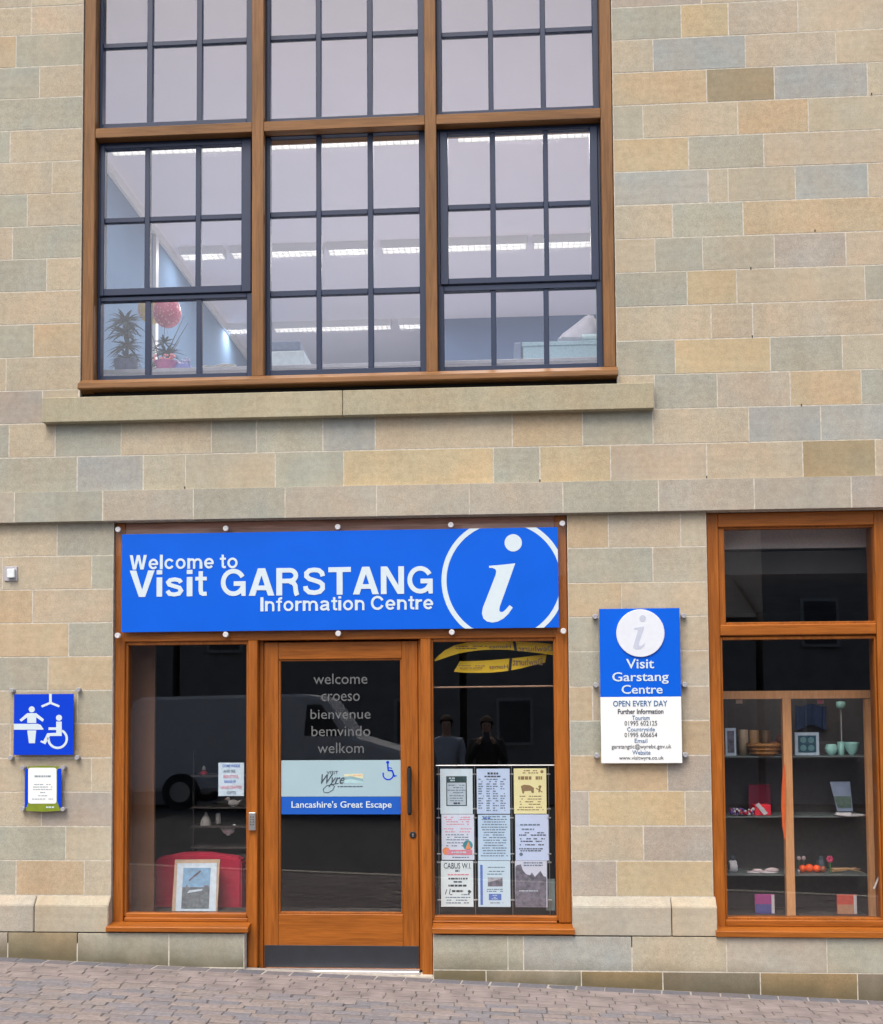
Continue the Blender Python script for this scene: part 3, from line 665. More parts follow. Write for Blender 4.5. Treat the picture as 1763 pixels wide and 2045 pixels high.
# door
DY = SY+.045
dX0, dX1 = wx(527,1600,DY), wx(835.5,1600,DY)
dZ1 = headB-.012; dZ0 = wz(680,1935,DY)
gX0, gX1, gZ0, gZ1 = rect(560.5, 1319.5, 800.5, 1821, DY+.02)
stZ = wz(680,1322-4,DY)
door = obj('door', B(dX0, gX0-.012, DY, DY+.05, dZ0, dZ1, bev=.003), MT['wood_v'], bld)
door['label'] = 'orange oak glazed entrance door with dark kick plate'
dp = lambda name, bm, m: obj(name, bm, MT[m], door)
dp('stile', B(gX1+.012, dX1, DY, DY+.05, dZ0, dZ1, bev=.003), 'wood_v')
dp('rail', B(gX0-.0115, gX1+.0115, DY+.001, DY+.05, gZ1+.012, dZ1-.0005, bev=.003), 'wood_h')
dp('rail', B(gX0-.0115, gX1+.0115, DY+.001, DY+.05, dZ0+.0005, gZ0-.012, bev=.003), 'wood_h')
bd = bmesh.new()
for a, b_, c, d_ in ((gX0-.012,gX0,gZ0-.012,gZ1+.012),(gX1,gX1+.012,gZ0-.012,gZ1+.012)): box(bd, a, b_, DY+.012, DY+.048, c, d_, bev=.002)
for c, d_ in ((gZ0-.012,gZ0),(gZ1,gZ1+.012)): box(bd, gX0, gX1, DY+.013, DY+.048, c, d_, bev=.002)
dp('glazing_bead', bd, 'wood_v')
dp('pane', B(gX0-.003, gX1+.003, DY+.022, DY+.030, gZ0-.003, gZ1+.003), 'glass_shop')
dp('kick_plate', B(dX0+.004, dX1-.004, DY-.003, DY-.0002, wz(680,1932,DY), wz(680,1888,DY), bev=.001), 'kick')
hx = wx(817.5,1578,DY-.05); hz0, hz1 = wz(818,1627,DY-.05), wz(816,1531,DY-.05)
bm = tube(bmesh.new(), [(hx,DY,hz1-.03),(hx,DY-.035,hz1-.028),(hx,DY-.05,hz1-.012),(hx,DY-.052,hz1-.03),(hx,DY-.052,(hz0+hz1)/2),(hx,DY-.052,hz0+.03),(hx,DY-.05,hz0+.012),(hx,DY-.035,hz0+.028),(hx,DY,hz0+.03)], .012, 10)
bm.free()
bm = tube(bmesh.new(), [(hx,DY-.050,hz0),(hx,DY-.052,hz0+.01),(hx,DY-.052,hz1-.01),(hx,DY-.050,hz1)], [.012,.0145,.0145,.012], 12)
tube(bm, [(hx,DY,hz0+.03),(hx,DY-.05,hz0+.03)], .010, 10); tube(bm, [(hx,DY,hz1-.03),(hx,DY-.05,hz1-.03)], .010, 10)
hd = dp('handle', bm, 'black')
kx, kz = wx(824.5,1667,DY), wz(824.5,1667,DY)
bm = lathe(bmesh.new(), (kx, DY-.007, kz), [(.022,.0068),(.022,.002),(.019,0)], 24, 'Y'); dp('lock_escutcheon', bm, 'black')
bm = bmesh.new(); lathe(bm, (kx,DY-.0085,kz+.004), [(.006,.001),(.0055,0)], 12, 'Y'); box(bm, kx-.003, kx+.003, DY-.0084, DY-.0074, kz-.011, kz); dp('keyhole', bm, 'steel')
obj('threshold', B(wx(527,1940,SY), wx(838,1942,SY), .0, .12, -.012, .010, bev=.003), MT['alu'], bld)
obj('door_step', B(p1[0]-.0, p2[1], -.012, .125, -.10, -.0125), MT['mortar'], bld)
# vinyl on the door glass
VY = DY+.0205
dp('vinyl_band', B(*(lambda r: (r[0], r[1], VY, VY+.001, r[2], r[3]))(rect(561.5,1518,800,1590.5,VY))), 'bandpale')
dp('vinyl_band', B(*(lambda r: (r[0], r[1], VY, VY+.001, r[2], r[3]-.0003))(rect(561.5,1591,800,1626,VY))), 'bandblue')
for s, a, b_, c, d_ in (('welcome',626,1345,733.4,1366),('croeso',641.7,1385,718.5,1400),('bienvenue',620,1416,740,1435.5),('bemvindo',622,1449.5,739.5,1470),('welkom',634,1483,726.5,1504)):
    text(s, a, b_, c, d_, VY-.001, MT['frost'], door)
VY2 = VY-.0015
text("Lancashire's Great Escape", 582, 1599.5, 782, 1617, VY2, MT['white'], door, off=.01)
text("VISIT", 652, 1539.5, 675, 1545.5, VY2, MT['ink'], door)
text("Wyre", 641, 1546, 688, 1571, VY2, MT['ink'], door, shear=.5)
bm = bmesh.new()
for a, b_ in (((662,1566),(668,1570)),((668,1570),(664,1578)),((664,1578),(655,1583)),((655,1583),(647,1582)),((647,1582),(645,1576)),((645,1576),(652,1569)),((652,1569),(676,1564))): pline(bm, a, b_, 1.3, VY2)
words(bm, 674, 724, 1570.5, 1.6, VY2, 1)
dp('logo_flourish', bm, 'ink')
for pts, nm, c in (([(687,1546),(725,1545),(725,1555),(700,1550),(687,1551)],'pale_sand',(205,205,170)),([(687,1551),(700,1550),(725,1555),(725,1561),(705,1556),(687,1557)],'estuary_grey',(130,165,175)),([(687,1557),(705,1556),(725,1561),(725,1565),(687,1564)],'pale_water',(165,200,205)),([(705,1547),(722,1546.5),(722,1549),(705,1549.5)],'warm_sky',(215,180,150))):
    dp('logo_picture', ppoly(bmesh.new(), pts, VY2 - (.0006 if nm=='warm_sky' else 0)), simple(nm, L(c)).name if False else (simple(nm, L(c)) and nm))
def wheelchair(x, y, k, d, seat=False):
    """access symbol; origin at the wheel centre, k = wheel radius in samples"""
    bm = bmesh.new()
    parc(bm, x, y, k, k*.24, -20 if seat else -55, 200, d)
    pdisc(bm, x-.1*k, y-2.35*k, k*.3, d, 20)
    pline(bm, (x-.1*k, y-2.0*k), (x+.02*k, y-.75*k), k*.3, d+.0004); pline(bm, (x-.1*k,y-1.35*k), (x+.75*k,y-1.2*k), k*.2, d+.0008)
    pline(bm, (x-.05*k,y-.78*k), (x+.85*k,y-.78*k), k*.26, d); pline(bm, (x+.78*k,y-.8*k), (x+1.25*k,y+.45*k), k*.26, d+.0004); pline(bm, (x+1.2*k,y+.4*k), (x+1.65*k,y+.2*k), k*.22, d+.0008)
    return bm
dp('access_symbol', wheelchair(775,1546.5,10.2,VY2), 'inkteal' if False else 'blue2')
# the fixed window at the right
rw = obj('shop_window', B(RW[0]+.003, wx(1441.5,1450,SY), SY, .20, wz(1430,1852,SY), SFT-.0, bev=.004), MT['wood_v'], bld)
rw['label'] = 'oak shop window with a transom light, right of the round pictogram sign'
rw['label'] = 'oak shop window with a dark transom light, right of the stone pier'
rp_ = lambda name, bm, m: obj(name, bm, MT[m], rw)
rp_('post', B(wx(1756,1450,SY), RW[1]-.003, SY, .20, wz(1430,1852,SY), SFT, bev=.004), 'wood_v')
a0, a1 = wx(1441.5,1450,SY)+.0005, wx(1756,1450,SY)-.0005
rp_('head_rail', B(a0, a1, SY+.001, .20, wz(1600,1050,SY), SFT-.001, bev=.004), 'wood_h')
rp_('transom', B(a0, a1, SY+.001, .20, wz(1600,1268,SY), wz(1600,1246,SY), bev=.006), 'wood_h')
for yt, yb in ((1056,1242),(1277,1831)):
    gx0, gx1, g0, g1 = rect(1443.5, yt, 1753, yb, GY_); bd = bmesh.new(); w = .02
    box(bd, a0+.001, gx0+.008, SY+.02, .10, g0-w, g1+w, bev=.003); box(bd, gx1-.008, a1-.001, SY+.02, .10, g0-w, g1+w, bev=.003)
    box(bd, gx0+.008, gx1-.008, SY+.0205, .10, g1, g1+w, bev=.003); box(bd, gx0+.008, gx1-.008, SY+.0205, .10, g0-w, g0, bev=.003)
    rp_('glazing_bead', bd, 'wood_v')
    rp_('pane', B(gx0, gx1, GY_, GY_+.008, g0-.003, g1+.003), 'glass_shop')
s3 = sill(1430.5, 1800, 1873, 1862, 1851, par=rw)
rp_('bottom_rail', B(a0, a1, SY+.001, .20, s3[2]+.0005, wz(1600,1838,SY), bev=.004), 'wood_h')

# ================================================================== GROUND
def struct(name, bm, m, label=None):
    o = obj(name, bm, m); o['kind'] = 'structure'
    return o
MT['bed'] = mat('paving_joint_sand', (.085,.078,.075), .95, noise=.25, scale=60, bump=.3)
MT['paver'] = mat('clay_paver', (.2,.2,.2), .85, noise=.22, scale=45, bump=.5, objcol=True)
MT['edge_mortar'] = mat('grey_edge_mortar', (.33,.31,.28), .95, noise=.2, scale=40, bump=.3)
MT['asphalt'] = mat('street_asphalt', (.05,.05,.052), .9, noise=.2, scale=40, bump=.3)
def slope_sheet(name, x0, x1, y0, y1, dz, m):
    bm = bmesh.new(); vs = [bm.verts.new((x, y, ground(x, y)+dz)) for x, y in ((x0,y0),(x1,y0),(x1,y1),(x0,y1))]; bm.faces.new(vs)
    return struct(name, bm, m)
PAVE_Y = -4.3
pav = slope_sheet('pavement', Lx, Rx, PAVE_Y, .02, -.0042, MT['bed'])
bm = bmesh.new()
for q in ((-4, -.35),): pass
def street(name, pts, m):
    bm = bmesh.new(); bm.faces.new([bm.verts.new(p) for p in pts]); return struct(name, bm, m)
gl, gr = ground(Lx, PAVE_Y), ground(Rx, PAVE_Y)
street('street', [(Lx,-16,gl-.25),(Rx,-16,gr-.25),(Rx,PAVE_Y-.13,gr-.14),(Lx,PAVE_Y-.13,gl-.14)], MT['asphalt'])
street('ground', [(-400,-400,-1.1),(400,-400,-1.1),(400,400,-1.1),(-400,400,-1.1)], MT['asphalt'])
sj = slope_sheet('paving_edge_mortar', Lx, Rx, -.162, .01, -.0030, MT['edge_mortar'])
kb = bmesh.new()
profile(kb, [(PAVE_Y-.13,-.16),(PAVE_Y,-.16),(PAVE_Y,0),(PAVE_Y-.10,0),(PAVE_Y-.13,-.03)], Lx, Rx)
for v in kb.verts: v.co.z += ground(v.co.x, PAVE_Y)
struct('kerb', kb, MT['mortar'])
PC = [(148,140,137),(145,138,136),(154,144,141),(143,137,138),(149,139,134),(139,136,140),(134,133,138),(155,145,139)]
def pmesh(x0, x1, y0, y1, up=0.0, slant=0.0, bm=None, jig=.0028):
    """one tumbled paver following the fall of the pavement"""
    new = bm is None
    if new: bm = bmesh.new()
    j = lambda: random.uniform(-jig, jig)
    c = .0035; b = [(x0+j(), y0+j()), (x1+j(), y0+j()), (x1+j()+slant, y1+j()), (x0+j()+slant, y1+j())]
    cx_, cy_ = sum(p[0] for p in b)/4, sum(p[1] for p in b)/4
    t = [(p[0]+(c if p[0] < cx_ else -c), p[1]+(c if p[1] < cy_ else -c)) for p in b]
    tilt = random.uniform(-.012, .012); tl2 = random.uniform(-.01, .01)
    z = lambda p, dz: ground(p[0], p[1]) + dz + up + tilt*(p[0]-cx_) + tl2*(p[1]-cy_)
    T = [bm.verts.new((p[0], p[1], z(p, 0))) for p in t]; Md = [bm.verts.new((p[0], p[1], z(p, -.0028))) for p in b]; Lo = [bm.verts.new((p[0], p[1], z(p, -.03))) for p in b]
    bm.faces.new(T)
    for i in range(4):
        k = (i+1) % 4; bm.faces.new((Md[i], Md[k], T[k], T[i])); bm.faces.new((Lo[i], Lo[k], Md[k], Md[i]))
    return bm
cells = []
RD, LN = .071, .166
y = -.058; row = 0
# soldier course at the wall
x = Lx+.01
while x < Rx-.2:
    w = .178 + random.uniform(-.004,.004); cells.append((x, x+w-.009, y-.092, y, True, 0.012)); x += w
y -= .098; row = 0
while y > PAVE_Y+.13:
    x = Lx+.01 + (row % 2)*LN*.5 + random.uniform(-.02,.02)
    while x < Rx-.2:
        w = random.choice([LN, LN*.95, LN*1.1, LN*.8]); cells.append((x, x+w-.005, y-RD+.0085, y, False, .0)); x += w
    y -= RD; row += 1
def inview(cx_, cy_):
    p = Vector((cx_, cy_, ground(cx_, cy_))) - CAM; d = p.dot(fwd)
    u = CX + F*p.dot(right)/d; v = CY + F*p.dot(down)/d
    return -25 < u < W+25 and v < H+14
vis = [c for c in cells if inview((c[0]+c[1])/2, (c[2]+c[3])/2)]
vis.sort(key=lambda c: (not c[4], c[2]))
near = set(vis[:298]); rest = [c for c in cells if c not in near]
def pcol(edge):
    c = L(random.choice(PC)); k = .71 + random.uniform(-.05,.05)
    if edge: c = L(random.choice([(118,118,126),(122,118,122),(112,114,122)])); 
    return (c[0]*k, c[1]*k, c[2]*k, 1)
for c in cells:
    if c in near:
        o = obj('paver', pmesh(c[0], c[1], c[2], c[3], random.uniform(-.0025,.0025), .012 if c[5] else random.uniform(-.004,.004)), MT['paver'], pav); o.color = pcol(c[4])
bm = bmesh.new()
for c in rest: pmesh(c[0], c[1], c[2], c[3], random.uniform(-.0025,.0025), bm=bm)
MT['paver2'] = mat('clay_paver_field', tuple(v*.71 for v in L((149,139,137))), .85, noise=.3, scale=7, bump=.4)
o = obj('paver_field', bm, MT['paver2'], pav); o['kind'] = 'stuff'

# ================================================================== SIGNS
boltme = None
def bolts(root, pts, d, r=.017, ln=.03, name='bolt', m='boltgrey', washer=False):
    me = None
    for x, y in pts:
        p = at(x, y, d)
        if me is None:
            bm = lathe(bmesh.new(), (0,0,0), [(r,ln),(r,.004),(r*.86,0),(r*.3,0),(r*.26,.0015)], 20, 'Y')
            me = bpy.data.meshes.new(name); bm.to_mesh(me); bm.free(); me.materials.append(MT[m])
            for pl in me.polygons: pl.use_smooth = False
        o = bpy.data.objects.new(name, me); COL.objects.link(o); o.parent = root; o.location = Vector((p.x, d, p.z)) - root.location
MT['boltgrey'] = mat('satin_grey_bolt', (.40,.41,.44), .4, .2, noise=.05)
MT['boltwhite'] = mat('satin_bolt_cap', (.62,.63,.65), .45, .0, noise=.03)
# main fascia sign
D1 = -.004
p0 = at(680, 1262, 0)
sg = thing('fascia_sign', 'long blue fascia sign reading Welcome to Visit Garstang Information Centre above the entrance door', 'sign', (p0.x, D1, p0.z))
r_ = rect(229, 1048, 1131, 1270, D1-.008)
child('acrylic_sheet', B(r_[0], r_[1], D1, D1+.005, r_[2]+.004, r_[3]-.006, bev=.001), MT['acrylic'], sg)
# board stands flat under the clear sheet front
fb = rect(243, 1060, 1115, 1258, D1-.004)
board = child('board', B(fb[0], fb[1], D1-.006, D1-.001, fb[2], fb[3], bev=.001), MT['blue'], sg)
TD = D1-.006-TH
for s, a, b_, c, d_, of in (('Welcome',259,1107.5,427,1136.5,.02),('to',439,1107.5,474.5,1135,.02),('Visit',259,1138.5,413,1191.5,.022),('GARSTANG',441,1133,864,1190,.022),('Information Centre',520,1190.5,865,1220,.02)):
    sign_text(s, a, b_, c, d_, TD, MT['white'], board, of)
cxp, cyp, R0 = 1005.5, 1159, 124
X0, X1, Z0_, Z1_ = fb; seg = 160
def ring_quad(i):
    s, t = 2*math.pi*i/seg, 2*math.pi*(i+1)/seg
    q = [(cxp+R0*math.cos(s), cyp+R0*math.sin(s)), (cxp+R0*math.cos(t), cyp+R0*math.sin(t)), (cxp+(R0-10)*math.cos(t), cyp+(R0-10)*math.sin(t)), (cxp+(R0-10)*math.cos(s), cyp+(R0-10)*math.sin(s))]
    q = [(min(max(wx(x,y,TD),X0),X1-.002), min(max(wz(x,y,TD),Z0_),Z1_)) for x, y in q]
    return None if max(p[0] for p in q)-min(p[0] for p in q) < 1e-4 or max(p[1] for p in q)-min(p[1] for p in q) < 1e-4 else q
start = next(i for i in range(seg) if ring_quad(i) is None); bm = bmesh.new()
for i in range(start, start+seg+1):
    q = ring_quad(i % seg)
    if q: prism(bm, q, TD, TD+TH)
    elif len(bm.faces): bmesh.ops.remove_doubles(bm, verts=bm.verts[:], dist=1e-5); child('ring_arc', fin(bm), MT['white'], board); bm = bmesh.new()
bm.free()
zf = lambda pts: [(680+x/3.526, 1020+y/3.526) for x, y in pts]
bm = pdisc(bmesh.new(), 1024.7, 1084, 17.3, TD)
ppoly(bm, zf([(1045,388),(1046,402),(1068,402),(1088,410),(1096,424),(1092,450),(1018,640),(1002,680),(995,722),(1005,758),(1030,779),(1068,787),(1105,780),(1145,760),(1182,725),(1212,682),(1190,664),(1158,700),(1140,713),(1124,712),(1117,700),(1122,672),(1230,370),(1140,380)]), TD)
child('letter_i', bm, MT['white'], board)
bolts(sg, [(235,1057),(450,1055),(674,1052),(900,1048),(1123,1045),(234,1269),(450,1267),(675,1265),(902,1262.5),(1125,1260)], D1-.012, .0185, .02, m='boltwhite')
# pillar sign
D2 = -.042
p0 = at(1278, 1370, D2)
s2_ = thing('wall_sign', 'tall blue and white opening times sign with phone numbers on the stone pier', 'sign', (p0.x, D2, p0.z))
r_ = rect(1184, 1222, 1374, 1517, D2)
child('acrylic_sheet', B(r_[0], r_[1], D2+.006, D2+.010, r_[2], r_[3], bev=.001), MT['acrylic'], s2_)
r_ = rect(1198.5, 1215, 1359.5, 1524, D2)
bz = wz(1279, 1391.5, D2)
pb = child('board', B(r_[0], r_[1], D2, D2+.0055, r_[2], bz-.0003, bev=.0006), MT['whiteboard'], s2_)
pt = child('board', B(r_[0], r_[1], D2, D2+.0055, bz, r_[3], bev=.0006), MT['blue'], s2_)
c_ = at(1278.4, 1264.5, D2); rr_ = 47/311
bm = lathe(bmesh.new(), (c_.x, D2-.009, c_.z), [(rr_,.0088),(rr_,.002),(rr_-.002,0)], 48, 'Y'); disc = child('disc', bm, simple('pale_disc', (.70,.75,.82), .4, noise=.03), s2_)
E2 = D2-.009-TH
ID = simple('recessed_letter_grey', (.50,.55,.66), .5, noise=.05)
zq = lambda pts: [(1120+x/3.7875, 1000+y/3.7875) for x, y in pts]
bm = pdisc(bmesh.new(), 1283.2, 1234.8, 6.6, E2)
ppoly(bm, zq([(553,962),(628,950),(625,975),(590,1075),(592,1098),(612,1095),(634,1072),(630,1098),(600,1122),(565,1122),(546,1108),(550,1085),(582,985),(580,972),(555,975)]), E2)
child('letter_i', bm, ID, disc)
T2 = D2-TH; blueink = simple('blue_ink', L((20,95,150)), .6); darkink = simple('charcoal_ink', (.05,.06,.08), .6)
for s, a, c, b_, d_, par, m_, of in (('Visit',1250,1315.5,1306,1335,pt,'white',.012),('Garstang',1222.4,1342,1335,1366,pt,'white',.012),('Centre',1241,1367.5,1323,1385.5,pt,'white',.012),
    ('OPEN EVERY DAY',1224,1399,1332.5,1410.5,pb,'blue_ink',.008),('Further Information',1233.5,1415.5,1324.6,1425.5,pb,'charcoal_ink',.02),('Tourism',1262,1429,1297,1438,pb,'blue_ink',0),
    ('01995 602125',1247,1439.5,1312,1448.8,pb,'charcoal_ink',0),('Countryside',1252,1452,1307.5,1463,pb,'blue_ink',0),('01995 606654',1247,1463,1312,1471.8,pb,'charcoal_ink',0),
    ('Email',1267,1475,1292.4,1483.5,pb,'blue_ink',0),('garstangtic@wyrebc.gov.uk',1221,1486,1340.5,1497,pb,'charcoal_ink',0),('Website',1262.6,1498.2,1298.7,1507,pb,'blue_ink',0),('www.visitwyre.co.uk',1236,1509.5,1325,1519,pb,'charcoal_ink',0)):
    text(s, a, c, b_, d_, T2, MT[m_], par, off=of)
bolts(s2_, [(1188.5,1231),(1365.5,1229),(1190,1368),(1367.5,1367),(1191.5,1509),(1369,1507.5)], D2+.002, .0165, .04)
# accessible toilet sign
D3 = -.036
p0 = at(87, 1447, D3)
s3_ = thing('wall_sign', 'square royal blue sign with white hoist, changing bench and wheelchair symbols', 'sign', (p0.x, D3, p0.z))
r_ = rect(19, 1376, 159, 1517, D3)
child('acrylic_sheet', B(r_[0], r_[1], D3+.004, D3+.009, r_[2], r_[3], bev=.001), MT['acrylic'], s3_)
r_ = rect(27.5, 1386, 146.5, 1507.5, D3)
sb = child('board', B(r_[0], r_[1], D3, D3+.0035, r_[2], r_[3], bev=.0006), MT['blue2'], s3_)
T3 = D3-TH
z1_ = lambda pts: [(x/4.262, 1020+y/4.262) for x, y in pts]; k1 = 1/4.262
bm = bmesh.new()
ppoly(bm, z1_([(418,1557),(440,1557),(440,1628),(508,1656),(502,1674),(430,1645),(358,1674),(348,1658),(418,1628)]), T3)
child('hoist_symbol', bm, MT['white'], sb)
bm = pdisc(bmesh.new(), 270*k1, 1020+1690*k1, 26*k1, T3)
ppoly(bm, z1_([(232,1722),(308,1722),(374,1775),(362,1795),(308,1758),(308,1806),(232,1806),(232,1758),(180,1795),(166,1778)]), T3)
ppoly(bm, z1_([(232,1869),(308,1869),(297,1978),(246,1978)]), T3)
child('standing_figure_symbol', bm, MT['white'], sb)
child('bench_symbol', ppoly(bmesh.new(), z1_([(117,1813),(322,1813),(345,1822),(370,1858),(366,1863),(117,1863)]), T3), MT['white'], sb)
bm = pdisc(bmesh.new(), 502*k1, 1020+1762*k1, 26*k1, T3)
ppoly(bm, z1_([(478,1794),(525,1794),(525,1917),(425,1917),(385,1988),(343,1968),(350,1955),(368,1960),(402,1893),(478,1890)]), T3)
ppoly(bm, z1_([(413,1843),(478,1843),(478,1866),(413,1866)]), T3)
wc = (490*k1, 1020+1940*k1); 
for i in range(36):
    a0_, a1_ = math.radians(-62+i*248/36), math.radians(-62+(i+1)*248/36)
    q = [(wc[0]+88*k1*math.cos(a), wc[1]+88*k1*math.sin(a)) for a in (a0_, a1_)] + [(wc[0]+68*k1*math.cos(a), wc[1]+68*k1*math.sin(a)) for a in (a1_, a0_)]
    ppoly(bm, q, T3)
child('wheelchair_symbol', bm, MT['white'], sb)
bolts(s3_, [(22,1379),(155,1377.5),(20,1513.5),(153,1513)], D3-.001, .0155, .037)
# small notice plaque
D4 = -.040
p0 = at(85, 1576, D4)
s4 = thing('notice_plaque', 'small green and blue notice plaque with a rounded white panel below the square blue sign', 'plaque', (p0.x, D4, p0.z))
r_ = rect(41, 1530, 129, 1620, D4); child('acrylic_sheet', B(r_[0], r_[1], D4+.004, D4+.008, r_[2], r_[3], bev=.001), MT['acrylic'], s4)
r_ = rect(49.5, 1535, 122, 1612, D4); child('board', B(r_[0], r_[1], D4+.001, D4+.0037, r_[2], r_[3]), MT['blue2'], s4)
gp = child('panel', ppoly(bmesh.new(), [(55,1530.5),(87,1529),(118,1530.5),(114,1540),(114,1600),(121,1619),(87,1621),(51,1619),(57,1600),(57,1540)], D4-.0005), simple('olive_green_print', L((120,138,30)), .5), s4)
q = []
for cx0, cy0, a in ((108,1538,-90),(108,1600,0),(61,1600,90),(61,1538,180)):
    for i in range(6): t = math.radians(a+i*18); q.append((cx0+4.8*math.cos(t), cy0+4.8*math.sin(t)))
wp = child('panel', ppoly(bmesh.new(), q, D4-.002), MT['whiteboard'], s4)
bm = bmesh.new(); words(bm, 69, 102, 1550, 3.4, D4-.0032, 1)
for y, a, b_ in ((1566.5,68,104),(1571.5,66,104),(1576.5,66,104),(1582.5,80,90),(1589,76,94),(1595.5,64,106)): words(bm, a, b_, y, 1.5, D4-.0032)
child('small_print', bm, simple('pale_ink', (.25,.33,.38), .6), wp)
bm = bmesh.new(); words(bm, 92, 110, 1612, 3, D4-.0017, 1); child('small_print', bm, MT['white'], gp)
bolts(s4, [(44,1533.5),(125,1533),(44,1615.5),(124.5,1616)], D4-.004, .0145, .044)
# call button
p0 = at(21, 1144, 0)
sw = thing('call_button', 'small white square push button on a grey wall plate, left of the fascia sign', 'button', (p0.x, 0, p0.z))
r_ = rect(8, 1131, 34, 1160, -.012); child('back_plate', B(r_[0], r_[1], -.010, -.0005, r_[2], r_[3], bev=.002), simple('grey_plate', (.42,.42,.46), .5), sw)
r_ = rect(14, 1136, 29, 1154, -.03); child('button', B(r_[0], r_[1], -.034, -.0101, r_[2], r_[3], bev=.005, seg=3), simple('white_button', (.72,.78,.80), .35), sw)
# keypad on the door post
p0 = at(504, 1640, SY-.006)
kp = thing('door_keypad', 'silver door entry keypad screwed to the oak post left of the door', 'keypad', (p0.x, SY-.006, p0.z))
r_ = rect(497, 1622, 511, 1658, SY-.02); kpb = child('housing', B(r_[0], r_[1], SY-.030, SY-.0065, r_[2], r_[3], bev=.004, seg=2), MT['steel'], kp)
bm = bmesh.new()
for i in range(2):
    for j in range(4): lathe(bm, (r_[0]+.014+i*.016, SY-.033, r_[3]-.03-j*.016), [(.0045,.003),(.004,0)], 10, 'Y')
child('keys', bm, simple('dark_keys', (.08,.08,.08), .4), kpb)

# ================================================================== NOTICES IN THE DOOR-SIDE WINDOW
ND = GY_+.035
lm = {}
def notice(i, x0, y0, x1, y1, label, base, draw, depth=ND):
    r_ = rect(x0, y0, x1, y1, depth)
    t = thing('notice', label, 'notice', ((r_[0]+r_[1])/2, depth, r_[2]), 'notices hung on wires in the shop window')
    s = child('sheet', B(r_[0], r_[1], depth, depth+.0015, r_[2], r_[3]), simple('paper_'+base[0], L(base[1]), .55, noise=.03, scale=8), t)
    po = child('pocket', B(r_[0]-.006, r_[1]+.006, depth+.0017, depth+.0045, r_[2]-.002, r_[3]+.003), MT['acrylic'], t)
    draw(s, x0, y0, x1, y1, depth-TH)
def lines(s, x0, x1, ys, h, d, m='ink', nm='print', dens=.85):
    bm = bmesh.new()
    for y in ys:
        a = random.uniform(0, 6); words(bm, x0+a, x1-a, y, h, d, dens)
    return child(nm, bm, MT[m] if m in MT else m, s)
simple('soft_ink', (.16,.22,.30), .7); simple('pink_ink', (.75,.28,.36), .7); simple('brown_ink', (.30,.20,.10), .7); simple('teal_print', (.06,.34,.40), .7); simple('orange_print', (.85,.30,.12), .7); simple('grey_photo', (.16,.155,.20), .7, noise=.5, scale=40); simple('green_black', (.03,.07,.07), .6); simple('light_grey_photo', (.40,.42,.46), .7, noise=.4, scale=50); simple('cornflower', (.10,.20,.60), .6)
def R4(s, a, b, c, e, d, m, nm='printed_panel'):
    r = rect(a, b, c, e, d); return child(nm, B(r[0], r[1], d, d+TH, r[2], r[3]), MT[m], s)
def d1(s, x0, y0, x1, y1, d):
    R4(s, 891, 1550, 932, 1609.5, d, 'green_black'); R4(s, 893, 1563, 930, 1607.5, d-.0008, 'paper_cool')
    lines(s, 893, 930, [1568,1573,1578,1583,1589,1594,1599], 1.8, d-.0016, 'soft_ink'); lines(s, 894, 913, [1554,1558.5], 2.6, d-.0008, 'white'); lines(s, 904, 920, [1604], 3.4, d-.0016, 'ink', dens=1)
def d2(s, x0, y0, x1, y1, d):
    lines(s, 970, 998, [1544.5], 4, d, 'ink', dens=1); lines(s, 966, 1001, [1550.5], 2.8, d, 'ink', dens=1)
    bm = bmesh.new()
    for cx_ in (955, 971, 984, 999):
        for r in range(14): words(bm, cx_, cx_+random.uniform(7,12), 1556+r*4.8, 2.2, d, .8)
    child('print', bm, MT['soft_ink'], s)
def d3(s, x0, y0, x1, y1, d):
    lines(s, 1030, 1087, [1553.5], 6.5, d, 'brown_ink', dens=.9); lines(s, 1040, 1078, [1539,1543.5], 2, d, 'brown_ink')
    bm = bmesh.new(); ppoly(bm, [(1040,1570),(1046,1567),(1058,1568),(1066,1573),(1066,1583),(1062,1584),(1060,1579),(1047,1580),(1046,1585),(1043,1584)], d); child('picture', bm, MT['brown_ink'], s)
    bm = pdisc(bmesh.new(), 1078, 1571, 3, d, 12); pline(bm, (1078,1573), (1076,1582), 3, d+.0003); pline(bm, (1076,1577), (1083,1582), 2, d+.0006); pline(bm,(1076,1577),(1070,1574),2,d+.0006); pdisc(bm, 1082, 1541, 3.2, d, 12); child('picture', bm, MT['brown_ink'], s)
    lines(s, 1032, 1086, [1590,1595.5,1601,1606,1612,1617], 1.8, d, 'brown_ink')
def d4(s, x0, y0, x1, y1, d):
    lines(s, 886, 942, [1632,1636.5,1641,1646,1655,1661], 1.7, d, 'pink_ink'); lines(s, 888, 940, [1667,1672,1677,1683,1689], 1.8, d, 'soft_ink')
    child('picture', pdisc(bmesh.new(), 934, 1688, 9.8, d, 20), MT['teal_print'], s); child('picture', ppoly(bmesh.new(), [(929,1696),(935,1680),(941,1696)], d-.0008), MT['orange_print'], s)
    child('picture', pdisc(bmesh.new(), 891, 1699.5, 7.5, d, 20), MT['orange_print'], s); R4(s, 892, 1697, 943, 1707, d-.0008, 'pink_ink'); lines(s, 900, 932, [1702], 3, d-.0016, 'white', dens=1); lines(s, 893, 940, [1712], 2, d, 'soft_ink')
def d5(s, x0, y0, x1, y1, d): lines(s, 960, 1014, [1631+5.2*i for i in range(16)], 1.9, d, 'soft_ink'); lines(s, 962, 983, [1634], 3.2, d-.0004, 'cornflower', dens=1)
